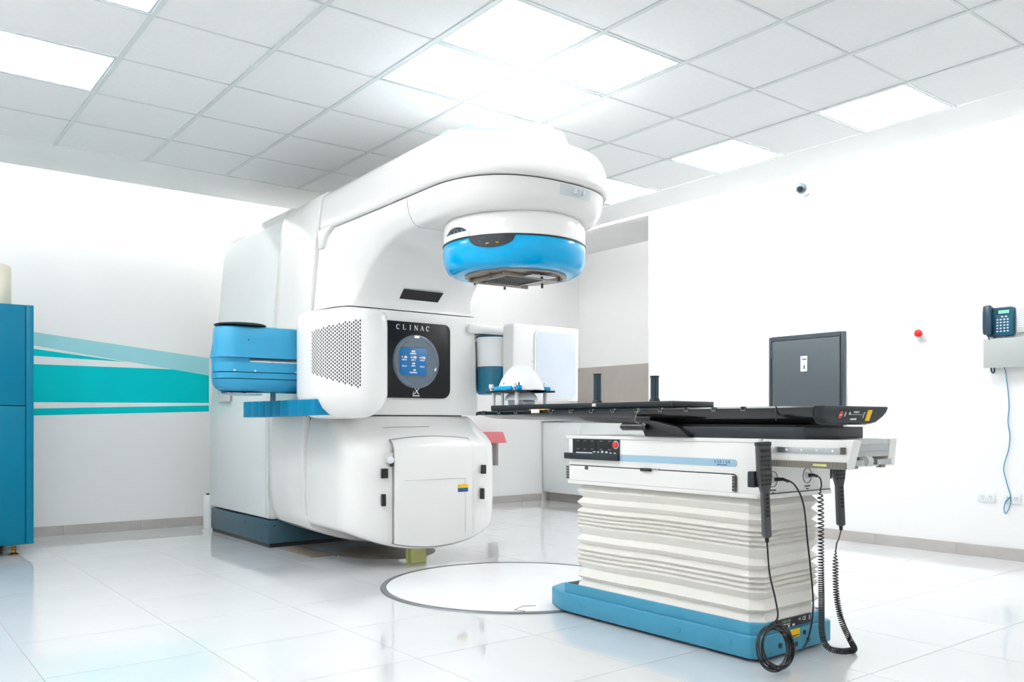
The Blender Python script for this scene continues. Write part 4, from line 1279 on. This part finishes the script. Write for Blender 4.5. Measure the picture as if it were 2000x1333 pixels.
# ================================================================== RECESS: COUNTER
kc = thing('low_cabinet', (6.8, 6.75, 0), 'long white low cabinet with recessed plinth along the recess wall', 'cabinet')
obj('carcass', box(6.52, 7.085, 5.76, 7.74, 0.10, 0.925), M['white2'], kc)
obj('plinth', box(6.58, 7.08, 5.78, 7.74, 0.0, 0.10), M['beige'], kc)
for k in range(3):
    y0 = 5.765 + 0.657 * k
    obj('front_panel', box(6.503, 6.521, y0 + 0.002, y0 + 0.653, 0.105, 0.915), M['white2'], kc, bevel=0.002)
obj('worktop', box(6.49, 7.084, 5.74, 7.755, 0.935, 0.975), M['wall'], label='white worktop resting on the long low cabinet', cat='worktop', bevel=0.004)

# red bin on a grey bracket
rbn = thing('red_bin', (5.7, 7.6, 0.45), 'translucent red bin on a grey bracket behind the machine', 'bin')
obj('bracket', box(5.72, 5.755, 7.62, 7.755, 0.44, 0.72), M['gap'], rbn)
ring0 = [(5.56, 7.52), (5.80, 7.52), (5.80, 7.75), (5.56, 7.75)]
obj('tray', loft([[(x, y, 0.695) for x, y in ring0], [(5.5 + (x - 5.56) * 1.15, 7.56 + (y - 7.52) * 0.8, 0.815) for x, y in ring0]], True, False), M['redt'], rbn)

# ================================================================== RIGHT WALL THINGS
XW = XR
wc = thing('wall_cabinet', (XW, 3.985, 0.9), 'dark grey metal wall cabinet with white label on the right wall', 'wall cabinet')
obj('frame', merge(box(XW - 0.03, XW - 0.0005, 3.64, 3.672, 0.9, 1.633), box(XW - 0.03, XW - 0.0005, 4.295, 4.327, 0.9, 1.633), box(XW - 0.03, XW - 0.0005, 3.672, 4.295, 1.60, 1.633), box(XW - 0.03, XW - 0.0005, 3.672, 4.295, 0.9, 0.933)), M['grey2'], wc, bevel=0.002)
dr = obj('door', box(XW - 0.036, XW - 0.005, 3.677, 4.29, 0.938, 1.596), M['grey'], wc, bevel=0.003)
obj('hinge', box(XW - 0.042, XW - 0.03, 4.283, 4.30, 1.455, 1.52), M['grey2'], wc, bevel=0.002)
obj('label_plate', box(XW - 0.040, XW - 0.0355, 3.96, 4.02, 1.335, 1.46), M['ink'], wc, bevel=0.001)
multi('label_slot', [box(XW - 0.042, XW - 0.039, 3.965, 4.005, 1.43, 1.437), box(XW - 0.042, XW - 0.039, 3.98, 3.99, 1.355, 1.385)], M['dark'], wc)

dc = thing('dome_camera', (XW, 4.0, 2.78), 'white dome camera with dark lens high on the right wall', 'camera')
dd = Vector((-0.86, -0.2, -0.3)).normalized()
Rm = Matrix.Translation((XW - 0.03, 4.0, 2.83)) @ dd.to_track_quat('Z', 'Y').to_matrix().to_4x4()
obj('wall_base', lathe([(0.066, XW - 0.0005), (0.068, XW - 0.02), (0.06, XW - 0.035), (0.0005, XW - 0.04)], (0, 4.0, 2.83), 32, 'x'), M['white2'], dc, angle=50)
obj('housing', xf(lathe([(0.058, 0.0), (0.064, 0.02), (0.060, 0.04), (0.045, 0.048)], (0, 0, 0), 32), Rm), M['white2'], dc, angle=50)
obj('dome', xf(lathe([(0.046, 0.045), (0.045, 0.058), (0.037, 0.075), (0.022, 0.087), (0.0005, 0.09)], (0, 0, 0), 32), Rm), M['domed'], dc, angle=60)
obj('lens', xf(lathe([(0.018, 0.085), (0.018, 0.094), (0.0005, 0.095)], (0.01, 0, 0), 18), Rm), M['black'], dc)
obj('foot_screw', box(XW - 0.02, XW - 0.0005, 3.93, 3.945, 2.755, 2.775), M['lgrey'], dc)

eb = thing('emergency_button', (XW, 3.05, 1.52), 'red mushroom emergency button on a white plate on the right wall', 'button')
obj('plate', box(XW - 0.022, XW - 0.0005, 3.01, 3.085, 1.52, 1.60), M['white2'], eb, bevel=0.006)
obj('collar', lathe([(0.02, XW - 0.04), (0.02, XW - 0.02)], (0, 3.05, 1.565), 20, 'x'), M['gap'], eb)
obj('button', lathe([(0.0005, XW - 0.064), (0.018, XW - 0.063), (0.027, XW - 0.057), (0.028, XW - 0.046), (0.02, XW - 0.04)], (0, 3.05, 1.567), 24, 'x'), M['red'], eb, angle=50)

ph = thing('wall_telephone', (XW, 2.5, 1.5), 'blue wall telephone with handset and keypad on the right wall', 'telephone')
Y2, Y1_ = 2.418, 2.585
obj('body', prism(rrect(Y2, Y1_, 1.503, 1.695, 0.012, 4), 'x', XW - 0.05, XW - 0.0005), M['phone'], ph, bevel=0.004)
obj('handset', prism([(1.50, XW - 0.105)] and [(2.537, 1.513), (2.588, 1.513), (2.592, 1.56), (2.592, 1.66), (2.588, 1.712), (2.537, 1.712)], 'x', XW - 0.098, XW - 0.06), M['phonedk'], ph, bevel=0.012, seg=3)
multi('handset_cup', [box(XW - 0.066, XW - 0.049, 2.54, 2.585, 1.515, 1.55), box(XW - 0.066, XW - 0.049, 2.54, 2.585, 1.67, 1.70)], M['black'], ph)
obj('lcd_frame', box(XW - 0.053, XW - 0.049, 2.432, 2.52, 1.645, 1.685), M['phonedk'], ph)
obj('lcd', box(XW - 0.055, XW - 0.052, 2.437, 2.505, 1.651, 1.674), M['lcd'], ph)
kb = []
for r in range(5):
    for c in range(4):
        y = 2.512 - 0.0215 * c
        z = 1.612 - 0.0195 * r
        kb.append(box(XW - 0.054, XW - 0.049, y - 0.006, y + 0.006, z - 0.0045, z + 0.0045))
for c in range(2):
    kb.append(box(XW - 0.054, XW - 0.049, 2.475 - 0.024 * c, 2.488 - 0.024 * c, 1.626, 1.635))
obj('keypad', merge(*kb), M['glasswin'], ph, bevel=0.001, seg=1, kind='stuff')
obj('cord', tube(spline([(XW - 0.075, 2.558, 1.515), (XW - 0.075, 2.556, 1.49), (XW - 0.06, 2.546, 1.45), (XW - 0.055, 2.55, 1.30), (XW - 0.05, 2.546, 1.262), (XW - 0.05, 2.533, 1.262), (XW - 0.05, 2.532, 1.30), (XW - 0.05, 2.54, 1.46), (XW - 0.04, 2.53, 1.505)], 8), 0.005, 8), M['phonedk'], ph)
obj('line_cable', tube(spline([(XW - 0.03, 2.462, 1.505), (XW - 0.05, 2.466, 1.47), (XW - 0.045, 2.47, 1.30), (XW - 0.02, 2.471, 1.25), (XW - 0.012, 2.455, 1.05), (XW - 0.012, 2.462, 0.93), (XW - 0.012, 2.45, 0.84), (XW - 0.012, 2.458, 0.74), (XW - 0.012, 2.488, 0.62), (XW - 0.012, 2.47, 0.52), (XW - 0.012, 2.446, 0.43), (XW - 0.014, 2.45, 0.36), (XW - 0.014, 2.474, 0.31), (XW - 0.014, 2.486, 0.34), (XW - 0.014, 2.475, 0.39), (XW - 0.014, 2.447, 0.425)], 8), 0.003, 7), M['bcable'], ph)
sg = thing('blank_sign', (XW, 2.4, 1.29), 'plain pale grey plate on the wall below the telephone', 'sign')
obj('plate', box(XW - 0.075, XW - 0.07, 2.2, 2.592, 1.29, 1.486), M['signgrey'], sg, bevel=0.001)
for y_ in (2.22, 2.40, 2.575):
    obj('spacer', box(XW - 0.0705, XW - 0.0005, y_, y_ + 0.012, 1.30, 1.476), M['lgrey'], sg)
cd = thing('lined_card', (XW, 2.33, 1.53), 'white lined card holder on the wall right of the telephone', 'card')
obj('holder', box(XW - 0.02, XW - 0.0005, 2.26, 2.405, 1.52, 1.69), M['white2'], cd, bevel=0.003)
obj('card', box(XW - 0.022, XW - 0.0195, 2.27, 2.392, 1.555, 1.682), M['lines'], cd)
for (y0, y1, lb) in ((2.543, 2.659, 'white double socket low on the right wall, left of the hanging cable'), (2.383, 2.494, 'white double socket low on the right wall, behind the hanging cable')):
    so = thing('wall_socket', (XW, (y0 + y1) / 2, 0.38), lb, 'socket', 'white sockets low on the right wall')
    obj('plate', box(XW - 0.009, XW - 0.0005, y0, y1, 0.38, 0.444), M['white2'], so, bevel=0.002)
    dts = []
    for yy in (y0 + 0.03, y1 - 0.035):
        dts += [box(XW - 0.0102, XW - 0.0085, yy + d, yy + d + 0.003, 0.413, 0.424) for d in (-0.008, 0.006)] + [box(XW - 0.0102, XW - 0.0085, yy - 0.002, yy + 0.001, 0.40, 0.408)]
    obj('slots', merge(*dts), M['gap'], so, kind='stuff')
